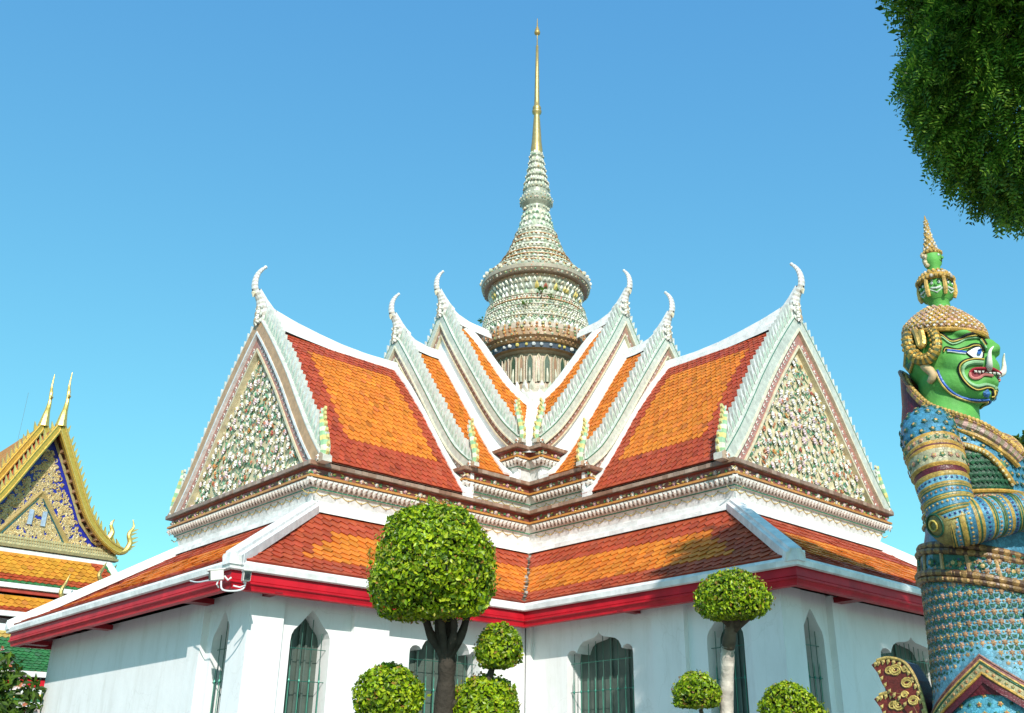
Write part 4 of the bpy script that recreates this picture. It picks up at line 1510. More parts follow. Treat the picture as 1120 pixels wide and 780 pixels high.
face_patch(eye, EO, (.78, .80, .78), .010, .028)
face_line(eye, EO + [EO[0]], .008, BLK, .010)
ic = [(500 + 19 * math.cos(t), 351 + 22 * math.sin(t)) for t in np.linspace(0, 2 * math.pi, 16)[:-1]]
face_patch(eye, ic, (.03, .13, .42), .036, .012)
face_patch(eye, [(500 + 8 * math.cos(t), 351 + 9 * math.sin(t)) for t in np.linspace(0, 2 * math.pi, 12)[:-1]], (.005, .006, .01), .049, .004)
eye.build('eye', M_FACE, head, base=GO)
mo = MB(GT)
ML = [(522, 388), (470, 384), (425, 392), (397, 415), (394, 450), (412, 490), (450, 528), (492, 546), (535, 536), (568, 545), (574, 592)]
face_line(mo, ML, .016, BLK, .006)
face_line(mo, [(a + 4, b + 1) for a, b in ML], .008, YLN, .016)
ML2 = [(522, 402), (470, 400), (430, 412), (414, 440), (420, 475), (452, 512), (494, 528), (540, 520), (580, 530)]
face_line(mo, ML2, .018, LGR, .006)
face_line(mo, [(a, b + 12) for a, b in ML2], .010, (.05, .16, .06), .006)
MO = [(450, 455), (470, 436), (505, 430), (540, 432), (575, 436), (604, 452), (606, 476), (570, 478), (530, 474), (500, 488), (470, 490), (453, 475)]
face_patch(mo, MO, (.20, .02, .03), .016, .004)
face_line(mo, MO[:6], .013, (.42, .03, .05), .016)
face_line(mo, [MO[0], MO[11], MO[10], MO[9], MO[8], MO[7]], .014, (.58, .20, .18), .016)
for i in range(7):
    a0 = 472 + i * 19
    b0 = 446 if i < 3 else 456
    face_patch(mo, [(a0, b0 - 6), (a0 + 15, b0 - 6), (a0 + 14, b0 + 10), (a0 + 2, b0 + 10)], (.78, .76, .68), .026, .010)
mo.build('mouth', M_FACE, head, base=GO)
for q in (1, -1):
    t = MB(GT)
    p0, n0 = face(558, 440, -.02)
    pts = [p0, p0 + Vector((.06, .04, .015)), p0 + Vector((.078, .06, .08)), p0 + Vector((.065, .075, .155)), p0 + Vector((.035, .105, .205))]
    pts = smooth_path([p if q > 0 else mirror(p) for p in pts], 16)
    t.tube(pts, [lerp(.036, .005, (i / 15) ** 1.4) for i in range(16)], 10, (.78, .75, .64))
    t.build('tusk', M_FACE, head, smooth=True, base=GO)
js = MB(GT)
JL = [(278, 448), (308, 508), (350, 554), (400, 586), (470, 600), (552, 600)]
face_line(js, JL, .014, (.04, .14, .52), .008, 50, (.013, .03, (.12, .35, .65)))
face_line(js, [(a - 6, b + 10) for a, b in JL], .012, YLN, .012, 50)
cpts = [(520, 560), (545, 545), (560, 570), (548, 588), (525, 582)]
face_patch(js, cpts, (.05, .18, .45), .012, .006)
js.build('jaw_strap', M_STAT, head, base=GO)

# ears, ear ornaments
for q in (1, -1):
    e = MB(GT)
    fx = lambda p: p if q > 0 else mirror(p)
    def ef(a, b, l): return fx(face(a, b, l)[0])
    e.tube(smooth_path([ef(205, 405, .03), ef(228, 425, .06), ef(250, 455, .05), ef(262, 480, .03), ef(240, 512, .02)], 14), [.03, .045, .045, .045, .045, .045, .045, .045, .04, .04, .04, .04, .035, .03], 8, (.62, .44, .24))
    e.build('ear', M_FACE, head, smooth=True, base=GO)
    e = MB(GT)
    path = smooth_path([ef(112, 155, .10), ef(130, 205, .09), ef(140, 270, .08), ef(152, 335, .07), ef(195, 385, .06), ef(245, 375, .05), ef(280, 325, .05), ef(268, 262, .05), ef(240, 240, .06)], 46)
    rr = [float(np.interp(i, [0, 8, 18, 30, 40, 45], [.012, .045, .075, .07, .055, .03])) for i in range(46)]
    e.tube(path, rr, 8, [jit(GLD, .1) if i % 2 else (.16, .16, .07) for i in range(46)], flat=.8)
    for i in range(3, 44, 2):
        e.sphere(path[i] + Vector((q * rr[i] * .8, 0, 0)), rr[i] * .30, jit(GLD2, .12), 6, 4)
        e.sphere(path[i] + Vector((q * rr[i] * .35, rr[i] * .8, .0)), rr[i] * .30, jit(GLD, .12), 6, 4)
        e.sphere(path[i] + Vector((q * rr[i] * .35, -rr[i] * .8, .0)), rr[i] * .30, jit(GLD, .12), 6, 4)
    inner = smooth_path([ef(165, 225, .09), ef(185, 275, .07), ef(200, 320, .06), ef(215, 300, .06), ef(205, 250, .07)], 14)
    e.tube(inner, .035, 7, [jit(GLD2, .12) for _ in range(14)])
    e.build('ear_ornament', M_GOLD, head, base=GO)
    e = MB(GT)
    P = [ef(100, 330, .02), ef(82, 300, .05), ef(95, 255, .05), ef(130, 330, .03), ef(150, 390, .02), ef(125, 455, .02), ef(100, 420, .03)]
    c = sum(P, Vector()) / len(P)
    e.add(P + [c + Vector((q * .03, 0, 0))], [(i, (i + 1) % 7, 7) for i in range(7)], (.08, .20, .10))
    e.tube(P + [P[0]], .016, 6, GLD2)
    e.build('ear_flange', M_STAT, head, base=GO)

# crown: jewelled dome, small faces, small head, spike
cr = MB(GT)


def tilt(p, zc, k): return Vector((p[0], p[1], p[2] - k * (p[1] - .27)))


def ringz(mb, a_, b_, z, r, c, k=.2, n=48, tw=None):
    pts = [tilt((a_ * math.cos(t), .27 + b_ * math.sin(t), z), z, k) for t in np.linspace(0, 2 * math.pi, n)]
    mb.tube(pts, r, 7, [jit(c, .1) for _ in pts], cap=False)


prof = [(.352, .405, 5.825), (.35, .40, 5.895), (.335, .38, 5.95), (.27, .305, 6.03), (.19, .21, 6.11), (.115, .12, 6.17)]
n = 40; vs_ = []
for (a_, b_, z) in prof:
    vs_ += [tilt((a_ * math.cos(2 * math.pi * i / n), .27 + b_ * math.sin(2 * math.pi * i / n), z), z, .2) for i in range(n)]
fs = [(j * n + i, j * n + (i + 1) % n, (j + 1) * n + (i + 1) % n, (j + 1) * n + i) for j in range(len(prof) - 1) for i in range(n)]
cr.add(vs_, fs, (.40, .26, .10))
ringz(cr, .358, .412, 5.822, .024, GLD); ringz(cr, .358, .41, 5.90, .018, GLD2)
for j in range(11):
    t = j / 10
    z = lerp(5.86, 6.15, t) if j else 5.86
    a_ = float(np.interp(z, [q[2] for q in prof], [q[0] for q in prof])); b_ = float(np.interp(z, [q[2] for q in prof], [q[1] for q in prof]))
    m_ = max(8, int(2 * math.pi * b_ / .066))
    for i in range(m_):
        an = 2 * math.pi * (i + .5 * (j % 2)) / m_
        p = tilt((a_ * math.cos(an), .27 + b_ * math.sin(an), z), z, .2)
        nn = Vector((math.cos(an), math.sin(an), .25 + t * .9)).normalized()
        cr.rosette(p + nn * .004, nn, .035, jit(GLD2 if rng.random() < .6 else (.62, .36, .20), .12), rng.choice([(.74, .66, .60), (.72, .70, .66), (.66, .40, .36)]), 5, .75)
cr.build('crown', M_STAT, head, base=GO)
GT2 = lambda p: (GO.x + p[0], GO.y + .285 + (p[1] - .285) * 1.0, GO.z + 6.12 + (p[2] - 6.20) * 1.055)
c2 = MB(GT2)
c2.lathe([(.115, 6.20), (.105, 6.34), (.15, 6.36), (.165, 6.42), (.16, 6.52), (.12, 6.55)], 28, GREEN, (0, .275))
c2.lathe([(.16, 6.53), (.185, 6.55), (.18, 6.59), (.14, 6.62), (.10, 6.655), (.06, 6.66)], 28, GLD, (0, .275))
c2.lathe([(.07, 6.65), (.066, 6.72), (.09, 6.75), (.105, 6.81), (.095, 6.86)], 20, GREEN, (0, .285))
c2.build('crown_faces', M_FACE, head, smooth=True, base=GO)
c3 = MB(GT2)
for j, (zz, r_, m_) in enumerate(((6.555, .188, 26), (6.60, .16, 22), (6.64, .12, 16))):
    for i in range(m_):
        an = 2 * math.pi * (i + .5 * (j % 2)) / m_
        c3.sphere((r_ * math.cos(an), .275 + r_ * math.sin(an), zz), .022, jit(GLD2 if rng.random() < .7 else (.7, .6, .5), .12), 6, 4)
for i in range(6):
    an = math.radians(-8 + 60 * i)
    er = Vector((math.cos(an), math.sin(an), 0)); o_ = Vector((0, .275, 0))
    c3.tube([o_ + er * .175 + Vector((0, 0, 6.56)), o_ + er * .185 + Vector((0, 0, 6.47)), o_ + er * .18 + Vector((0, 0, 6.40)), o_ + er * .165 + Vector((0, 0, 6.35))], [.018, .022, .025, .018], 6, jit(GLD2, .1))
for i in range(6):          # small faces
    an = math.radians(22 + 60 * i)
    er = Vector((math.cos(an), math.sin(an), 0)); et = Vector((-er.y, er.x, 0)); o_ = Vector((0, .275, 0)) + er * .167
    for sx in (-1, 1):
        c3.tube([o_ + et * sx * .02 + Vector((0, 0, 6.50)), o_ + et * sx * .04 + er * .004 + Vector((0, 0, 6.515)), o_ + et * sx * .07 - er * .01 + Vector((0, 0, 6.495))], .007, 5, BLK)
        c3.sphere(o_ + et * sx * .036 + Vector((0, 0, 6.478)), .016, (.74, .76, .74), 6, 4)
        c3.sphere(o_ + et * sx * .036 + er * .012 + Vector((0, 0, 6.478)), .007, BLK, 5, 4)
    c3.sphere(o_ + er * .008 + Vector((0, 0, 6.455)), .018, GREEN, 6, 4)
    c3.tube([o_ - et * .05 - er * .006 + Vector((0, 0, 6.43)), o_ + er * .008 + Vector((0, 0, 6.415)), o_ + et * .05 - er * .006 + Vector((0, 0, 6.43))], .011, 5, (.70, .72, .66))
    c3.tube([o_ - et * .065 - er * .016 + Vector((0, 0, 6.42)), o_ - er * .01 + Vector((0, 0, 6.375)), o_ + et * .065 - er * .016 + Vector((0, 0, 6.42))], .009, 5, (.62, .72, .60))
# small topmost head
hc = Vector((0, .285, 6.80))
c3.lathe([(.088, 6.84), (.105, 6.86), (.10, 6.89), (.075, 6.91)], 20, GLD, (0, .285))
for i in range(18):
    an = 2 * math.pi * i / 18
    c3.sphere((.103 * math.cos(an), .285 + .103 * math.sin(an), 6.875), .016, jit(GLD2, .12), 6, 4)
for q in (1, -1):
    for (dy, dz, r_) in ((-.03, .02, .036), (-.045, -.03, .032), (-.03, -.07, .024), (-.06, .05, .03)):
        c3.sphere(hc + Vector((q * .08, dy, dz)), r_, jit((.70, .55, .34), .1), 7, 5)
    c3.sphere(hc + Vector((q * .042, .092, .022)), .014, (.74, .76, .74), 6, 4)
c3.sphere(hc + Vector((0, .108, .0)), .019, GREEN, 6, 4)
c3.tube([hc + Vector((-.03, .085, -.03)), hc + Vector((0, .095, -.032)), hc + Vector((.03, .085, -.03))], .007, 5, (.06, .03, .03))
k = 0; zz = 6.905; r_ = .070
while zz < 7.26:
    c3.lathe([(r_, zz), (r_ * 1.06, zz + .012), (r_ * .9, zz + .03)], 14, jit(GLD2, .1), (0, .285))
    m_ = max(5, int(2 * math.pi * r_ / .045))
    for i in range(m_):
        an = 2 * math.pi * (i + .5 * (k % 2)) / m_
        c3.sphere((r_ * math.cos(an), .285 + r_ * math.sin(an), zz + .022), .017 * (r_ / .070) ** .5, jit(rng.choice([GLD2, (.72, .62, .50), (.70, .66, .62)]), .1), 5, 4)
    zz += .034; r_ *= .885; k += 1
c3.tube([(0, .285, 7.2), (0, .285, 7.335)], [.03, .004], 8, GLD)
c3.build('crown_spike', M_STAT, head, base=GO)

# robe
BT_ = [(5.0, .08, .26, .24), (4.9, .09, .44, .34), (4.78, .17, .56, .40), (4.60, .24, .60, .47), (4.40, .30, .60, .50), (4.10, .31, .57, .48), (3.80, .29, .57, .49), (3.50, .25, .61, .54), (3.30, .27, .64, .575), (2.8, .27, .66, .585), (2.3, .26, .68, .60), (1.6, .20, .74, .66), (1.1, .2, .76, .68)]
BT_ = BT_[::-1]
BZ = [q[0] for q in BT_]


def body(phi, z, out=0.0):
    yc = np.interp(z, BZ, [q[1] for q in BT_]); a_ = np.interp(z, BZ, [q[2] for q in BT_]); b_ = np.interp(z, BZ, [q[3] for q in BT_])
    c, s_ = math.cos(phi), math.sin(phi)
    nn = Vector((c / a_, s_ / b_, 0)).normalized()
    return Vector((a_ * c, yc + b_ * s_, z)) + nn * out, nn


def hem(phi):
    d = abs(((phi - math.radians(10) + math.pi) % (2 * math.pi)) - math.pi)
    d = min(d, math.pi - d)
    return max(2.42 - .36 * (d / math.radians(45)) ** .9, 1.8)


rb = MB(GT)
n = 72; zsr = list(np.linspace(0, 1, 26))
vs_ = []; cs = []
for t in zsr:
    for i in range(n):
        ph = 2 * math.pi * i / n
        z = lerp(hem(ph), 3.42, t)
        vs_.append(body(ph, z, .03 * (1 - t) ** 3)[0])
fs = []
for j in range(len(zsr) - 1):
    for i in range(n):
        fs.append((j * n + i, j * n + (i + 1) % n, (j + 1) * n + (i + 1) % n, (j + 1) * n + i)); cs.append(jit(PALEB, .05))
rb.add(vs_, fs, cs)
robe = rb.build('robe', M_STAT, GI, smooth=True)
pt = MB(GT)
for j in range(18):
    z = 1.90 + j * .088
    m_ = 42
    for i in range(m_):
        ph = 2 * math.pi * (i + .5 * (j % 2)) / m_
        if math.cos(ph - math.radians(24)) < -.3: continue
        if z < hem(ph) + .26 or z > 3.40: continue
        p, nn = body(ph, z, .006)
        et = Vector((-nn.y, nn.x, 0))
        pt.rosette(p, nn, .031, jit(rng.choice([(.50, .25, .13), (.56, .30, .20), (.42, .20, .10), (.50, .32, .12)]), .18), jit((.42, .24, .10), .2), 6, .4)
        pt.rosette(p - Vector((0, 0, .026)), nn, .018, jit((.05, .14, .07), .2), (.40, .2, .1), 4, .4)
        for (dx, dz) in ((1, 1), (-1, 1), (1, -1), (-1, -1)):
            pt.leafd(p + et * dx * .020 + Vector((0, 0, dz * .020)), nn, et * dx * .9 + Vector((0, 0, dz * .75)), .052, .024, LEAFG, .15)
        pt.rosette(p + et * .049 + nn * .0, nn, .013, (.58, .38, .12), (.5, .2, .1), 4, .5)
        if rng.random() < .35: pt.rosette(p + Vector((0, 0, .044)), nn, .011, (.08, .10, .38), (.1, .1, .3), 4, .5)
pt.build('robe_flowers', M_STAT, robe, base=GO)
hb = MB(GT)


def hem_line(off, out, r, c, tw=0):
    pts = []
    for ph in np.linspace(math.radians(-110), math.radians(150), 90):
        p, nn = body(ph, hem(ph) + off, out)
        pts.append(p)
    hb.tube(pts, r, 6, [jit(c, .15) for _ in pts])


def hem_band(o0, o1, out, c):
    A = []
    for ph in np.linspace(math.radians(-110), math.radians(150), 90):
        A += [body(ph, hem(ph) + o0, out)[0], body(ph, hem(ph) + o1, out)[0]]
    hb.add(A, [(2 * i, 2 * i + 1, 2 * i + 3, 2 * i + 2) for i in range(89)], c)


hem_band(-.05, .03, .045, MAROON); hem_band(.03, .13, .040, (.46, .40, .20)); hem_band(.13, .175, .038, (.30, .10, .10))
hem_line(.03, .05, .012, GLD); hem_line(.115, .045, .007, LEAFG); hem_line(.135, .045, .009, GLD2); hem_line(.18, .04, .009, (.35, .16, .12))
for ph in np.linspace(math.radians(-108), math.radians(148), 64):
    p, nn = body(ph, hem(ph) + .075, .045)
    hb.rosette(p, nn, .018, rng.choice([(.20, .30, .12), (.55, .30, .12)]), (.5, .2, .08), 5, .4)
# maroon lining shown inside the parted hem
A = []
for ph in np.linspace(math.radians(-70), math.radians(100), 50):
    A += [body(ph, hem(ph) - .03, .03)[0], body(ph, min(hem(ph) - .035, 2.275 - .16 * (abs(ph - math.radians(10)) / math.radians(45)) ** 1.6), .004)[0]]
hb.add(A, [(2 * i, 2 * i + 1, 2 * i + 3, 2 * i + 2) for i in range(49)], MAROON)
hb.build('robe_hem', M_STAT, robe, base=GO)
us = MB(GT)
vs_ = []; cs = []
zl = np.linspace(1.15, 2.40, 16)
for z in zl:
    vs_ += [body(2 * math.pi * i / 48, z, -.02)[0] for i in range(48)]
us.add(vs_, [(j * 48 + i, j * 48 + (i + 1) % 48, (j + 1) * 48 + (i + 1) % 48, (j + 1) * 48 + i) for j in range(15) for i in range(48)], (.10, .38, .50))
for j in range(9):
    for i in range(44):
        ph = 2 * math.pi * (i + .5 * (j % 2)) / 44
        if math.cos(ph - math.radians(24)) < -.2: continue
        p, nn = body(ph, 2.27 - .075 * j, -.012)
        if (i + j) % 2: us.rosette(p, nn, .026, (.58, .42, .12), (.45, .12, .06), 5, .4)
        else: us.rosette(p, nn, .020, (.04, .20, .12), (.03, .12, .08), 4, .4)
us.build('underskirt', M_STAT, GI)

# chest and shoulders
ch = MB(GT)
zc = np.linspace(3.40, 5.0, 30); n = 64
vs_ = []; cs = []
for z in zc: vs_ += [body(2 * math.pi * i / n, z)[0] for i in range(n)]
fs = []
for j in range(29):
    for i in range(n):
        fs.append((j * n + i, j * n + (i + 1) % n, (j + 1) * n + (i + 1) % n, (j + 1) * n + i))
        ph = 2 * math.pi * (i + .5) / n; z = (zc[j] + zc[j + 1]) / 2
        d = abs(math.degrees(ph) if ph < math.pi else math.degrees(ph) - 360)
        arch = 4.50 - .0000 - ((d - 20) / 55) ** 2 * .55
        c = (.010, .055, .025) if (d < 66 and z < arch and z > 4.05) else ((.40, .36, .20) if 3.86 < z <= 4.05 else TEAL)
        cs.append(jit(c, .08))
ch.add(vs_, fs, cs)
chest = ch.build('chest', M_STAT, GI, smooth=True)
cd = MB(GT)
for sg in (1, -1):
    pts = []
    for d in np.linspace(5, 66, 24):
        z = 4.50 - ((d - 20) / 55) ** 2 * .55
        p, nn = body(math.radians(d) if sg > 0 else math.pi - math.radians(d), z, .015); pts.append(p)
    cd.tube(pts, .030, 7, [jit(GLD, .2) for _ in pts])
    for p in pts[::1]: cd.sphere(p + Vector((sg * .02, 0, 0)), .020, jit((.66, .56, .30), .15), 6, 4)
for zz, r_ in ((3.85, .018), (3.95, .014), (4.05, .018)):
    pts = [body(ph, zz, .012)[0] for ph in np.linspace(-1.2, math.pi + 1.2, 80)]
    cd.tube(pts, r_, 6, [jit(GLD, .15) for _ in pts])
for zz, cc in ((3.90, (.10, .18, .08)), (4.0, (.35, .10, .08))):
    for ph in np.linspace(-1, math.pi + 1, 56):
        p, nn = body(ph, zz, .008); cd.rosette(p, nn, .026, cc, GLD2, 4, .4)
for j in range(9):
    z = 4.14 + j * .085
    for i in range(40):
        ph = 2 * math.pi * (i + .5 * (j % 2)) / 40
        if math.cos(ph - math.radians(40)) < -.2: continue
        d = abs(math.degrees(ph) if ph < math.pi else math.degrees(ph) - 360)
        if d < 70 and z < 4.56 - ((d - 20) / 55) ** 2 * .55: continue
        p, nn = body(ph, z, .006)
        cd.rosette(p, nn + Vector((0, 0, .3)), .034, (.03, .12, .09), (.60, .34, .10), 5, .5)
for j in range(7):                                  # dark green scales in the arm opening
    for i in range(26):
        ph = math.radians(-58 + i * 4.8 + 2.4 * (j % 2)); z = 4.09 + j * .06
        d = abs(math.degrees(ph))
        if z > 4.44 - ((d - 20) / 55) ** 2 * .55: continue
        p, nn = body(ph, z, .004); et = Vector((-nn.y, nn.x, 0))
        cd.leafd(p + Vector((0, 0, .03)), nn, (0, 0, -1), .065, .06, jit((.015, .085, .035), .25), .2)
# cape edge from the nape to the chest
for sg in (1, -1):
    pts = smooth_path([(sg * .05, -.20, 5.52), (sg * .26, -.06, 5.28), (sg * .36, .14, 5.02), (sg * .36, .38, 4.86), (sg * .26, .60, 4.72), (sg * .10, .74, 4.56), (0, .79, 4.46)], 44)
    cd.tube(pts, .045, 8, [jit(GLD, .2) if i % 2 else (.35, .16, .10) for i in range(44)])
    for p in pts: cd.sphere(p + Vector((sg * .03, .02, .02)), .024, jit(GLD2, .15), 6, 4)
    p2 = [p + Vector((sg * .09, .01, -.085)) for p in pts[17:]]
    cd.tube(p2, [min(.05, .008 + .006 * i) for i in range(len(p2))], 8, [jit((.42, .24, .20), .15) if i % 2 else (.25, .2, .1) for i in range(len(p2))])
    p3 = [p + Vector((sg * .16, .02, -.16)) for p in pts[19:]]
    cd.tube(p3, [min(.028, .004 + .003 * i) for i in range(len(p3))], 7, [jit(GLD, .2) for i in range(len(p3))])
    cd.rosette((sg * .30, .70, 4.30), (sg * .5, .8, 0), .10, GLD, (.10, .25, .12), 8, .4)
cd.build('chest_ornament', M_STAT, chest, base=GO)

# neck guard
ng = MB(GT)
A = []; n = 26
for i in range(n):
    th = lerp(-1.45, 1.45, i / (n - 1))
    top = 5.60 - .26 * th * th; rad = .33 + .01 * math.cos(th)
    for (z, k) in ((4.78, .10), ((4.78 + top) / 2, .03), (top, 0)):
        A.append(((rad + k) * math.sin(th), .10 - (rad + k) * math.cos(th), z))
ng.add(A, [(3 * i + j, 3 * i + 3 + j, 3 * i + 4 + j, 3 * i + 1 + j) for i in range(n - 1) for j in range(2)], MAROON)
ng.tube([A[3 * i + 2] for i in range(n)], .02, 6, [jit((.30, .16, .08), .2) for _ in range(n)])
for s_ in (0, n - 1): ng.tube([A[3 * s_], A[3 * s_ + 1], A[3 * s_ + 2]], .02, 6, (.25, .10, .06))
ng.build('neck_guard', M_STAT, GI)

# arms: banded sleeves
def arm(sg):
    up = smooth_path([(sg * .46, .18, 4.80), (sg * .65, .22, 4.62), (sg * .74, .29, 4.36), (sg * .79, .34, 4.08), (sg * .81, .38, 3.86), (sg * .80, .41, 3.72)], 120)
    fo = smooth_path([(sg * .82, .34, 3.72), (sg * .72, .54, 3.74), (sg * .52, .70, 3.79), (sg * .30, .90, 3.84), (sg * .12, 1.0, 3.88)], 110)
    m = MB(GT)
    DEC = m

    def banded(path, r0, start, cap_end):
        L = 0; cs = []; rr = []; n = len(path); marks = []
        for i in range(n):
            if i: L += (path[i] - path[i - 1]).length
            t = i / (n - 1); r = float(np.interp(t, [q[0] for q in r0], [q[1] for q in r0]))
            if L < start:
                c = TEAL; b_ = 0
                if L > start - .06: c, b_ = MAROON, -.004
                elif L > start - .09: c, b_ = GLD, .022
                elif L > start - .21: c, b_ = (.44, .40, .24), .012
                elif L > start - .235: c, b_ = GLD, .02
                elif L > start - .265: c, b_ = (.16, .05, .04), .008
                elif L > start - .285: c, b_ = GLD, .02
                elif L > start - .345: c, b_ = (.42, .38, .22), .012
                elif L > start - .37: c, b_ = GLD, .02
            else:
                q = (L - start) % .098
                if q < .014: c, b_ = (.44, .29, .06), .008
                elif q < .022: c, b_ = LEAFG, .002
                elif q < .036: c, b_ = (.44, .29, .06), .008
                elif q < .043: c, b_ = LEAFG, 0
                elif q < .090: c, b_ = TEAL if int((L - start) / .098) % 3 else PALEB, 0
                else: c, b_ = LEAFG, 0
            cs.append(c); rr.append(r + b_)
        m.tube(path, rr, 26, cs)
        # dots and flowers
        L = 0; nxt = start + .066; k = 0; cap = .05
        for i in range(1, n):
            L += (path[i] - path[i - 1]).length
            t = i / (n - 1); r = float(np.interp(t, [q[0] for q in r0], [q[1] for q in r0]))
            d = (path[min(i + 1, n - 1)] - path[i - 1]).normalized()
            a_ = d.orthogonal().normalized(); b_ = d.cross(a_)
            hit = None
            if L > nxt and L > start: hit = 'dot'; nxt += .098; k += 1
            elif L < start - .38 and L > cap: hit = 'flower'; cap += .085; k += 1
            elif abs(L - (start - .15)) < .005: hit = 'bandf'
            elif abs(L - (start - .315)) < .005: hit = 'bandf'
            if hit:
                m_ = {'dot': 30, 'flower': 16, 'bandf': 22}[hit]
                for j in range(m_):
                    an = 2 * math.pi * (j + .5 * (k % 2)) / m_
                    nn = a_ * math.cos(an) + b_ * math.sin(an); p = path[i] + nn * (r + (.018 if hit == 'bandf' else .003))
                    if hit == 'dot':
                        cc = [(.03, .05, .20), (.45, .25, .12), (.62, .40, .12)][k % 3]
                        DEC.rosette(p, nn, .015, cc, cc, 4, .4)
                    elif hit == 'flower': DEC.rosette(p, nn, .036, (.03, .12, .09), (.60, .34, .10), 5, .5)
                    else: DEC.rosette(p, nn, .030, rng.choice([(.10, .22, .10), (.50, .24, .16)]), (.55, .36, .1), 5, .4)

    banded(up, [(0, .19), (.15, .255), (.4, .25), (.7, .228), (1, .208)], .80, 0)
    banded(fo, [(0, .202), (.15, .208), (.5, .18), (.8, .155), (1, .14)], 0.0, 0)
    m.sphere(Vector((sg * .815, .37, 3.735)), .208, (.30, .25, .08), 24, 16)
    for k_, rr_ in enumerate((.045, .10)):
        c0 = Vector((sg * .98, .20, 3.70)); ax = Vector((sg * .75, -.35, -.2)).normalized(); e1 = ax.orthogonal().normalized(); e2 = ax.cross(e1)
        ctr = Vector((sg * .815, .37, 3.735)) + ax * math.sqrt(.216 ** 2 - rr_ ** 2)
        DEC.tube([ctr + (e1 * math.cos(t) + e2 * math.sin(t)) * rr_ for t in np.linspace(0, 6.283, 28)], .010, 5, (.60, .44, .08) if k_ != 1 else LEAFG, cap=False)
    m.build('arm', M_STAT, GI, smooth=True)
    # hand closed over the head of the club
    h = MB(GT)
    h.sphere((sg * .09, 1.03, 3.92), (.09, .10, .075), GREEN, 14, 10)
    for f in range(4):
        y0 = .99 + f * .038; l = (.10, .115, .11, .09)[f]
        h.tube(smooth_path([(sg * .07, y0, 3.97), (sg * -.01, y0 + .015, 3.99), (sg * -.06, y0 + .02, 3.94), (sg * (-.04 - l * .3), y0 + .02, 3.86)], 9), [.026, .026, .025, .024, .023, .022, .02, .018, .014], 8, GREEN)
    h.tube(smooth_path([(sg * .10, .95, 3.92), (sg * .04, .93, 3.95), (sg * -.02, .95, 3.93)], 7), [.03, .029, .027, .025, .023, .02, .015], 8, GREEN)
    h.build('hand', M_FACE, GI, smooth=True)


arm(1); arm(-1)

# belts
bl = MB(GT)


def belt_pt(ph, z, out):
    p, nn = body(ph, z, out)
    s_ = RH.x * p.x + RH.y * p.y
    return Vector((p.x, p.y, z - .24 * (s_ + .1))), nn


for z0, out, r_ in ((3.60, .015, .034), (3.54, .02, .032), (3.33, .025, .034), (3.275, .02, .028)):
    pts = [belt_pt(ph, z0, out)[0] for ph in np.linspace(0, 2 * math.pi, 150)]
    bl.tube(pts, r_, 8, [jit((.32, .18, .06), .25) if (i // 2) % 2 else (.12, .06, .03) for i in range(150)], cap=False)
    for i in range(0, 150, 2): bl.sphere(pts[i] + (pts[i] - Vector((0, .2, pts[i].z))).normalized() * .018, .019, jit((.36, .21, .07), .25), 6, 4)
A = []
for ph in np.linspace(0, 2 * math.pi, 61): A += [belt_pt(ph, 3.31, .012)[0], belt_pt(ph, 3.55, .008)[0]]
bl.add(A, [(2 * i, 2 * i + 1, 2 * i + 3, 2 * i + 2) for i in range(60)], [jit(PALEB if (i // 4) % 2 else (.04, .16, .10), .08) for i in range(60)])
for i in range(30):
    ph = 2 * math.pi * i / 30
    p, nn = belt_pt(ph, 3.43, .02)
    if i % 2: bl.tube([belt_pt(ph, 3.33, .02)[0], belt_pt(ph, 3.53, .018)[0]], .018, 6, jit((.45, .28, .12), .15))
    else: bl.rosette(p, nn, .05, (.05, .18, .10), (.60, .40, .14), 6, .5)
bl.build('belt', M_STAT, GI)
# sash tongue across the front of the robe
sa = MB(GT)
A = []; n = 18
for i in range(n):
    t = i / (n - 1); ph = math.radians(lerp(48, 130, t)); w_ = .085 * min(1, t * 4 + .12)
    z = 2.93 + .05 * math.sin(t * 5)
    A += [body(ph, z - w_, .05)[0], body(ph, z + w_, .05)[0]]
sa.add(A, [(2 * i, 2 * i + 1, 2 * i + 3, 2 * i + 2) for i in range(n - 1)], (.46, .16, .12))
for k in (0, 1): sa.tube([A[2 * i + k] for i in range(n)], .016, 6, LEAFG); 
for i in range(2, n - 1): sa.rosette((A[2 * i] + A[2 * i + 1]) / 2 + Vector((.01, .01, 0)), body(math.radians(lerp(48, 130, i / (n - 1))), 2.9)[1], .03, (.55, .40, .14), (.3, .2, .08), 5, .4)
sa.build('sash', M_STAT, GI)

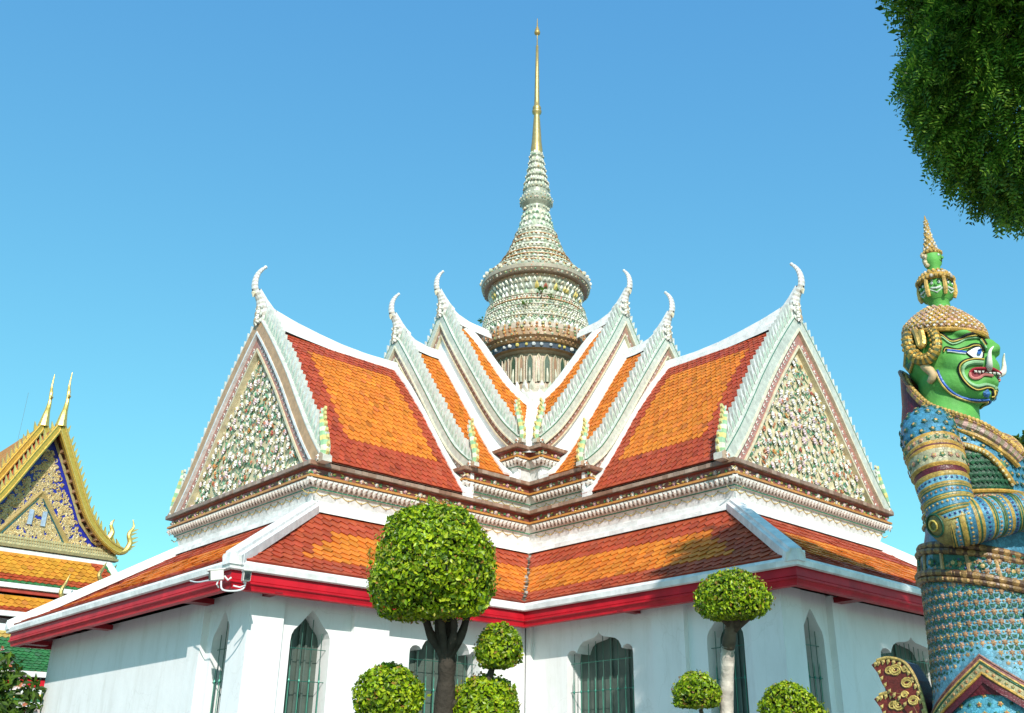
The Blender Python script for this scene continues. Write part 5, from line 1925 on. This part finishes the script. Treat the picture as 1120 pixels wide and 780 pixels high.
# flame shaped coat tails behind
for k, (dy, dz, x0) in enumerate(((0, 0, .22), (-.02, -.31, .20), (.02, -.62, .18))):
    tl = MB(GT)
    SZ_ = [(-.86, 2.63), (-.80, 2.665), (-.68, 2.68), (-.54, 2.62), (-.46, 2.46), (-.42, 2.26), (-.40, 1.95), (-.52, 1.92), (-.56, 2.14), (-.64, 2.28), (-.72, 2.34), (-.78, 2.45), (-.81, 2.55)]
    poly = [((s_ + .403 * x0) / .915 + dy, z + dz) for s_, z in SZ_]
    tl.prism(poly, .26, ((x0, 0, 0), (0, 1, 0), (0, 0, 1)), (.20, .03, .02), MAROON)
    f0 = x0 + .135
    for (yy, zz, rr_, n_) in ((-.60, 2.56, .055, 2), (-.50, 2.44, .05, 2), (-.46, 2.28, .045, 2), (-.66, 2.56, .04, 1.5), (-.42, 2.12, .04, 2), (-.54, 2.34, .03, 1.5), (-.50, 2.56, .03, 1.5)):
        pts = [(f0, yy + dy + rr_ * (1.25 - t / 8) * math.cos(t * n_), zz + dz + rr_ * (1 - t / 8) * math.sin(t * n_)) for t in np.linspace(0, 6.5, 22)]
        tl.tube(pts, .010, 5, jit((.58, .42, .12), .15))
    edge = smooth_path([(f0, p[0], p[1]) for p in poly[1:7]], 30)
    tl.tube(edge, .016, 6, [jit((.60, .42, .12), .15) for _ in edge])
    for i in range(0, 30, 2): tl.leafd(edge[i], (1, 0, 0), (0, -.4, -.8), .07, .04, (.60, .44, .14), .2)
    edge = smooth_path([(f0, p[0], p[1]) for p in poly[7:13]], 20)
    for i in range(0, 20, 2): tl.leafd(edge[i], (1, 0, 0), (0, .5, .7), .06, .035, (.60, .44, .14), .2)
    tl.build('coat_tail', M_STAT, GI)

# legs, club and pedestal (below the picture's lower edge)
m = MB(GT)
for q in (1, -1):
    m.tube([(q * .32, .2, 1.2), (q * .34, .22, .95), (q * .36, .22, .72)], [.24, .2, .17], 16, TEAL)
    m.sphere((q * .36, .36, .70), (.15, .34, .12), (.20, .10, .06), 16, 8)
m.build('leg', M_STAT, GI, smooth=True)
m = MB(GT)
m.tube([(0, 1.04, .6), (0, 1.04, 1.4), (0, 1.04, 2.6), (0, 1.04, 3.7), (0, 1.04, 3.92)], [.17, .13, .12, .11, .10], 12, [GLD, TEAL, GLD, TEAL, GLD])
m.build('club', M_STAT, GI)
m = MB(GT)
m.lathe([(.01, .6), (1.15, .6), (1.15, .5), (1.05, .45), (1.05, .18), (1.2, .12), (1.2, 0)], 8, (.6, .6, .58), (0, .4))
m.build('pedestal', M_MORTAR, GI)

# ================================================================== GOLDEN GABLED HALL (far left)
X0, Y0 = 5.15, -30.36
HT = lambda p: (X0 + p[0], Y0 + p[1], p[2])
GH = thing('golden_gabled_hall', 'distant hall with a blue and gold gable over bands of orange, red and green tiles', 'temple', (X0, Y0, 0))
GP = [(0, 18.75), (1.0, 16.75), (2.1, 14.55), (2.9, 13.55), (3.6, 13.02), (4.15, 12.8)]
GOLD = (.62, .40, .07)
GOLD2 = (.70, .50, .14)


def gold_gable(d, dz, sc=1.0):
    for sg in (1, -1):
        m = MB(HT)
        pts = smooth_path([(x, z + dz, 0) for x, z in GP], 40)
        c0 = []; c1 = []; c2 = []
        for i, p in enumerate(pts):
            t = (pts[min(i + 1, 39)] - pts[max(i - 1, 0)]).normalized(); nn = Vector((-t.y, t.x, 0))
            if nn.y < 0: nn = -nn
            c0.append(p + nn * .20); c1.append(p - nn * .20); c2.append((p, nn, t))
        vs_ = []
        for p, q in zip(c0, c1):
            p = Vector((max(p.x, 0), p.y, 0)); q = Vector((max(q.x, 0), q.y, 0))
            vs_ += [(sg * p.x, d + .14, p.y), (sg * q.x, d + .14, q.y), (sg * q.x, d - .14, q.y), (sg * p.x, d - .14, p.y)]
        fs = [(4 * i + j, 4 * i + (j + 1) % 4, 4 * i + 4 + (j + 1) % 4, 4 * i + 4 + j) for i in range(39) for j in range(4)]
        m.add(vs_, fs, GOLD)
        for o_ in (-.13, .13):
            m.tube([(sg * max(p.x + nn.x * o_, 0), d + .16, p.y + nn.y * o_) for p, nn, t in c2], .035, 5, GOLD2)
        # crest flames
        acc = 0
        for i in range(1, 40):
            acc += (pts[i] - pts[i - 1]).length
            if acc > .28:
                acc = 0; p, nn, t = c2[i]
                up = (nn * .7 - t * .7).normalized()
                m.prism([(-.12, 0), (.13, 0), (.10, .16), (-.02, .38), (-.06, .18)], .10, ((sg * (p.x + nn.x * .2), d, p.y + nn.y * .2), (0 + sg * t.x, 0, t.y), (sg * up.x, 0, up.y)), jit(GOLD2, .12))
        if dz == 0:
            pth = smooth_path([(sg * 3.4, d, 13.15), (sg * 3.9, d, 12.75), (sg * 4.35, d, 12.85), (sg * 4.55, d, 13.3), (sg * 4.42, d, 13.75), (sg * 4.60, d, 14.15), (sg * 4.50, d, 14.55)], 26)
            m.tube(pth, [float(np.interp(i, [0, 8, 15, 20, 25], [.12, .155, .13, .075, .015])) for i in range(26)], 8, GOLD2)
            for i in (8, 10, 12, 14, 16, 18):
                m.prism([(-.10, 0), (.10, 0), (.04, .30), (0, .42), (-.05, .2)], .12, (pth[i], (0, 0, -1), (sg, 0, .5)), GOLD2)
            pth = smooth_path([(sg * 2.75, d, 13.75), (sg * 2.95, d, 13.95), (sg * 2.85, d, 14.3), (sg * 3.05, d, 14.6)], 12)
            pth = smooth_path([(sg * 3.35, d, 13.25), (sg * 3.55, d, 13.7), (sg * 3.42, d, 14.1), (sg * 3.55, d, 14.4)], 12)
            m.tube(pth, [.14, .15, .15, .14, .12, .1, .09, .08, .07, .06, .04, .015], 6, GOLD2)
        m.build('bargeboard', M_GOLD, GH)
    m = MB(HT)
    pth = smooth_path([(0, d, 18.7 + dz), (0, d + .08, 19.3 + dz), (0, d + .22, 19.9 + dz), (0, d + .16, 20.5 + dz), (0, d + .02, 21.0 + dz), (0, d + .06, 21.7 + dz)], 30)
    m.tube(pth, [float(np.interp(i, [0, 3, 8, 14, 18, 29], [.30, .24, .14, .085, .095, .015])) for i in range(30)], 8, GOLD2)
    m.prism([(0, 0), (.35, .12), (.12, .3), (0, .3)], .10, ((0, d + .15, 20.1 + dz), (0, 1, 0), (0, 0, 1)), GOLD2)
    m.build('chofa_finial', M_GOLD, GH)


gold_gable(0, 0); gold_gable(-2.84, .72)
pf = curve_fn(GP)
for sg in (1, -1):
    for (d0, d1, dz, nm) in ((-.15, -3.0, 0, 0), (-3.0, -22, .72, 1)):
        m = MB(HT)
        rows = 26
        for i in range(rows):
            v0_, v1_ = lerp(0, 4.1, i / rows), lerp(0, 4.1, (i + 1) / rows)
            c = (.04, .16, .06) if v1_ > 3.6 else RED_T if v1_ > 3.2 or d0 == -.15 else (.55, .22, .03)
            m.add([(sg * v0_, d0, pf(v0_) + dz + .05), (sg * v1_, d0, pf(v1_) + dz + .08), (sg * v1_, d1, pf(v1_) + dz + .08), (sg * v0_, d1, pf(v0_) + dz + .05),
                   (sg * v1_, d0, pf(v1_) + dz - .12), (sg * v1_, d1, pf(v1_) + dz - .12), (sg * v0_, d0, pf(v0_) + dz - .12), (sg * v0_, d1, pf(v0_) + dz - .12)],
                  [(0, 1, 2, 3), (1, 4, 5, 2), (6, 4, 5, 7)], [jit(c, .1), jit(c, .1), (.22, .075, .05)])
        m.build('roof_slope', M_TILE, GH)
    m = MB(HT)
    for i in range(1, 15):
        v_ = lerp(.25, 3.9, i / 15)
        m.box((sg * v_, -.42, pf(v_) - .22), (.16, .60, .16), (.40, .22, .12))
    m.build('purlin', M_PAINT, GH)

m = MB(HT)
tri = [(-3.75, 12.85), (3.75, 12.85), (3.0, 13.35), (2.2, 14.25), (1.0, 16.6), (0, 18.5), (-1.0, 16.6), (-2.2, 14.25), (-3.0, 13.35)]
m.prism(tri, .10, ((0, -.85, 0), (-1, 0, 0), (0, 0, 1)), (.015, .025, .32))
pdm = m.build('pediment', M_GLAZE, GH)
lim = lambda x: float(np.interp(abs(x), [0, 1.0, 2.1, 2.9, 3.6], [17.75, 15.75, 13.75, 13.0, 12.6]))
m = MB(HT)
for i in range(2900):
    x = rng.uniform(-3.3, 3.3); z = rng.uniform(13.0, 17.6)
    if z > lim(x): continue
    inner = z < 15.2 - abs(x) * 1.38
    if not inner and rng.random() < .22: continue
    a = rng.random() * 6.28; r_ = rng.uniform(.07, .15)
    pts = [(x + r_ * (1 - t / 7) * math.cos(a + t), -.78, z + r_ * (1 - t / 7) * math.sin(a + t)) for t in np.linspace(0, 4.6, 8)]
    m.tube(pts, .036, 4, jit(rng.choice([(.70, .58, .34), (.64, .50, .24), (.74, .66, .46)]), .15))
    if rng.random() < .5: m.sphere(pts[-1], .05, jit((.72, .60, .34), .12), 5, 4)
m.build('gilded_scrollwork', M_GOLD, pdm)
m = MB(HT)
for sg in (1, -1):
    m.tube([(0, -.74, 15.35), (sg * 1.70, -.74, 12.95)], .12, 4, (.60, .46, .20))
    m.tube([(sg * .1, -.76, 15.0), (sg * 1.5, -.76, 12.95)], .05, 4, (.03, .16, .20))
    m.tube([(0, -.72, 18.35), (sg * 1.0, -.72, 16.42), (sg * 2.15, -.72, 14.1), (sg * 2.9, -.72, 13.3), (sg * 3.6, -.72, 12.9)], .10, 4, (.58, .48, .24))
    m.box((sg * .32, -.70, 14.0), (.22, .06, .75), (.55, .60, .70))
for k, (z, dd, h, c) in enumerate(((12.83, -.62, .14, (.58, .46, .22)), (12.66, -.55, .14, (.50, .38, .18)), (12.50, -.48, .14, (.62, .54, .34)), (12.36, -.40, .12, (.46, .34, .16)))):
    m.box((0, dd, z), (8.0 + .12 * k, .5, h), c)
    if k != 3:
        for i in range(64):
            x = -3.95 + i * .125
            m.prism([(-.055, -.06), (.055, -.06), (.04, .03), (0, .09), (-.04, .03)], .05, ((x, dd + .26, z), (-1, 0, 0), (0, 0, 1)), jit((.68, .54, .28), .12))
m.build('gilded_frame', M_GOLD, pdm)


def far_skirt(z0, d0, z1, d1, r0, r1, cf, rows=9, name='skirt_roof', tw=.30, left=13):
    m = MB(HT)
    S = lambda s, t: (s, lerp(d1, d0, t), lerp(z1, z0, t) - .12 * math.sin(math.pi * t))
    a = lambda t: -lerp(r1, r0, t); b = lambda t: left
    tiles(m, S, a, b, rows, tw, lambda s, t: cf(s - a(t), t), .05)
    p = [S(a(0), 0), S(left, 0), S(left, 1), S(a(1), 1)]
    m.add([(q[0], q[1] - .12, q[2] - .24) for q in p], [(0, 1, 2, 3)], (.1, .05, .04))
    m.build(name, M_TILE, GH)
    m = MB(HT)
    A_ = Vector((-r1, d1, z1 - .02)); B_ = Vector((left, d1, z1 - .02))
    m.box((A_ + B_) / 2, ((B_ - A_).length, .2, .22), WHITE)
    beam(m, (-r1, d1, z1), (-r0, d0, z0), .28, .16, WHITE)
    m.box(((left - r0) / 2, d0 - .05, z0 + .02), (left + r0, .2, .26), WHITE)
    m.build('eave_band', M_MORTAR, GH)


GRN = (.035, .17, .055)
def cfA(e, t):
    if e < .30 or t < .20: return GRN
    if e < .85 or t < .42: return (.42, .07, .025)
    return (.62, .27, .03)
far_skirt(12.1, -.3, 10.25, 1.4, 3.75, 4.5, cfA, 10)
def cfB(e, t):
    if t < .12: return GRN
    return (.42, .07, .025) if t < .48 else (.62, .27, .03)
far_skirt(9.85, 1.2, 8.85, 2.3, 1.3, 1.3, cfB, 6)
def cfC(e, t):
    return (.62, .42, .10) if t > .86 or t < .10 else GRN
far_skirt(8.05, 2.6, 6.0, 5.6, 1.9, 1.9, cfC, 14, tw=.26)
far_skirt(5.2, 5.8, 4.7, 6.6, 2.2, 2.2, cfC, 4, tw=.26)
m = MB(HT)
m.box((4.3, -2.0, 11.0), (16, 3.3, 2.2), (.55, .40, .36))
m.box((5.9, -.5, 9.2), (14.2, 3.3, 1.5), (.72, .70, .68))
m.box((5.8, 1.1, 6.9), (14.4, 2.7, 2.9), (.76, .75, .73))
m.box((5.6, 3.0, 2.6), (14.0, 3.6, 5.2), (.74, .74, .72))
m.box((4.6, 0.55, 9.98), (17.0, 1.4, .34), (.36, .16, .12))
m.build('wall', M_WALL, GH)
m = MB(HT)
m.box((5.7, 5.45, 5.62), (15.4, .16, .30), FASC)
m.box((5.7, 5.40, 5.36), (15.4, .14, .16), WHITE)
m.box((5.1, 1.32, 10.0), (19, .14, .16), (.40, .06, .04))
m.build('eave_fascia', M_PAINT, GH)
for x in (-1.4, .6, 2.6, 4.6):
    m = MB(HT); m.tube([(x, 6.0, 0), (x, 6.0, 4.3), (x, 6.0, 4.5), (x, 6.0, 4.75)], [.26, .24, .30, .34], 12, [(.74, .74, .72), (.40, .55, .50), (.62, .64, .60), (.7, .7, .7)])
    m.build('column', M_WALL, GH)
for (x, d, z, h) in ((-.95, 2.3, 8.9, 2.0), (-2.85, 1.5, 10.3, 1.55), (-4.85, 1.4, 10.3, 1.3), (-5.1, -3, 11.5, 1.2)):
    m = MB(HT)
    pth = smooth_path([(x, d, z), (x - .05, d + .1, z + h * .3), (x + .18, d + .12, z + h * .55), (x + .02, d + .05, z + h * .78), (x - .12, d, z + h)], 18)
    m.tube(pth, [float(np.interp(i, [0, 6, 12, 17], [.16, .12, .08, .015])) for i in range(18)], 7, (.40, .30, .10))
    m.build('naga_finial', M_GOLD, GH)
m = MB(HT)
m.tube([(.5, -5, 19.0), (.5, -5, 21.8)], .007, 5, (.15, .15, .15))
m.build('lightning_rod', M_METAL, GH)
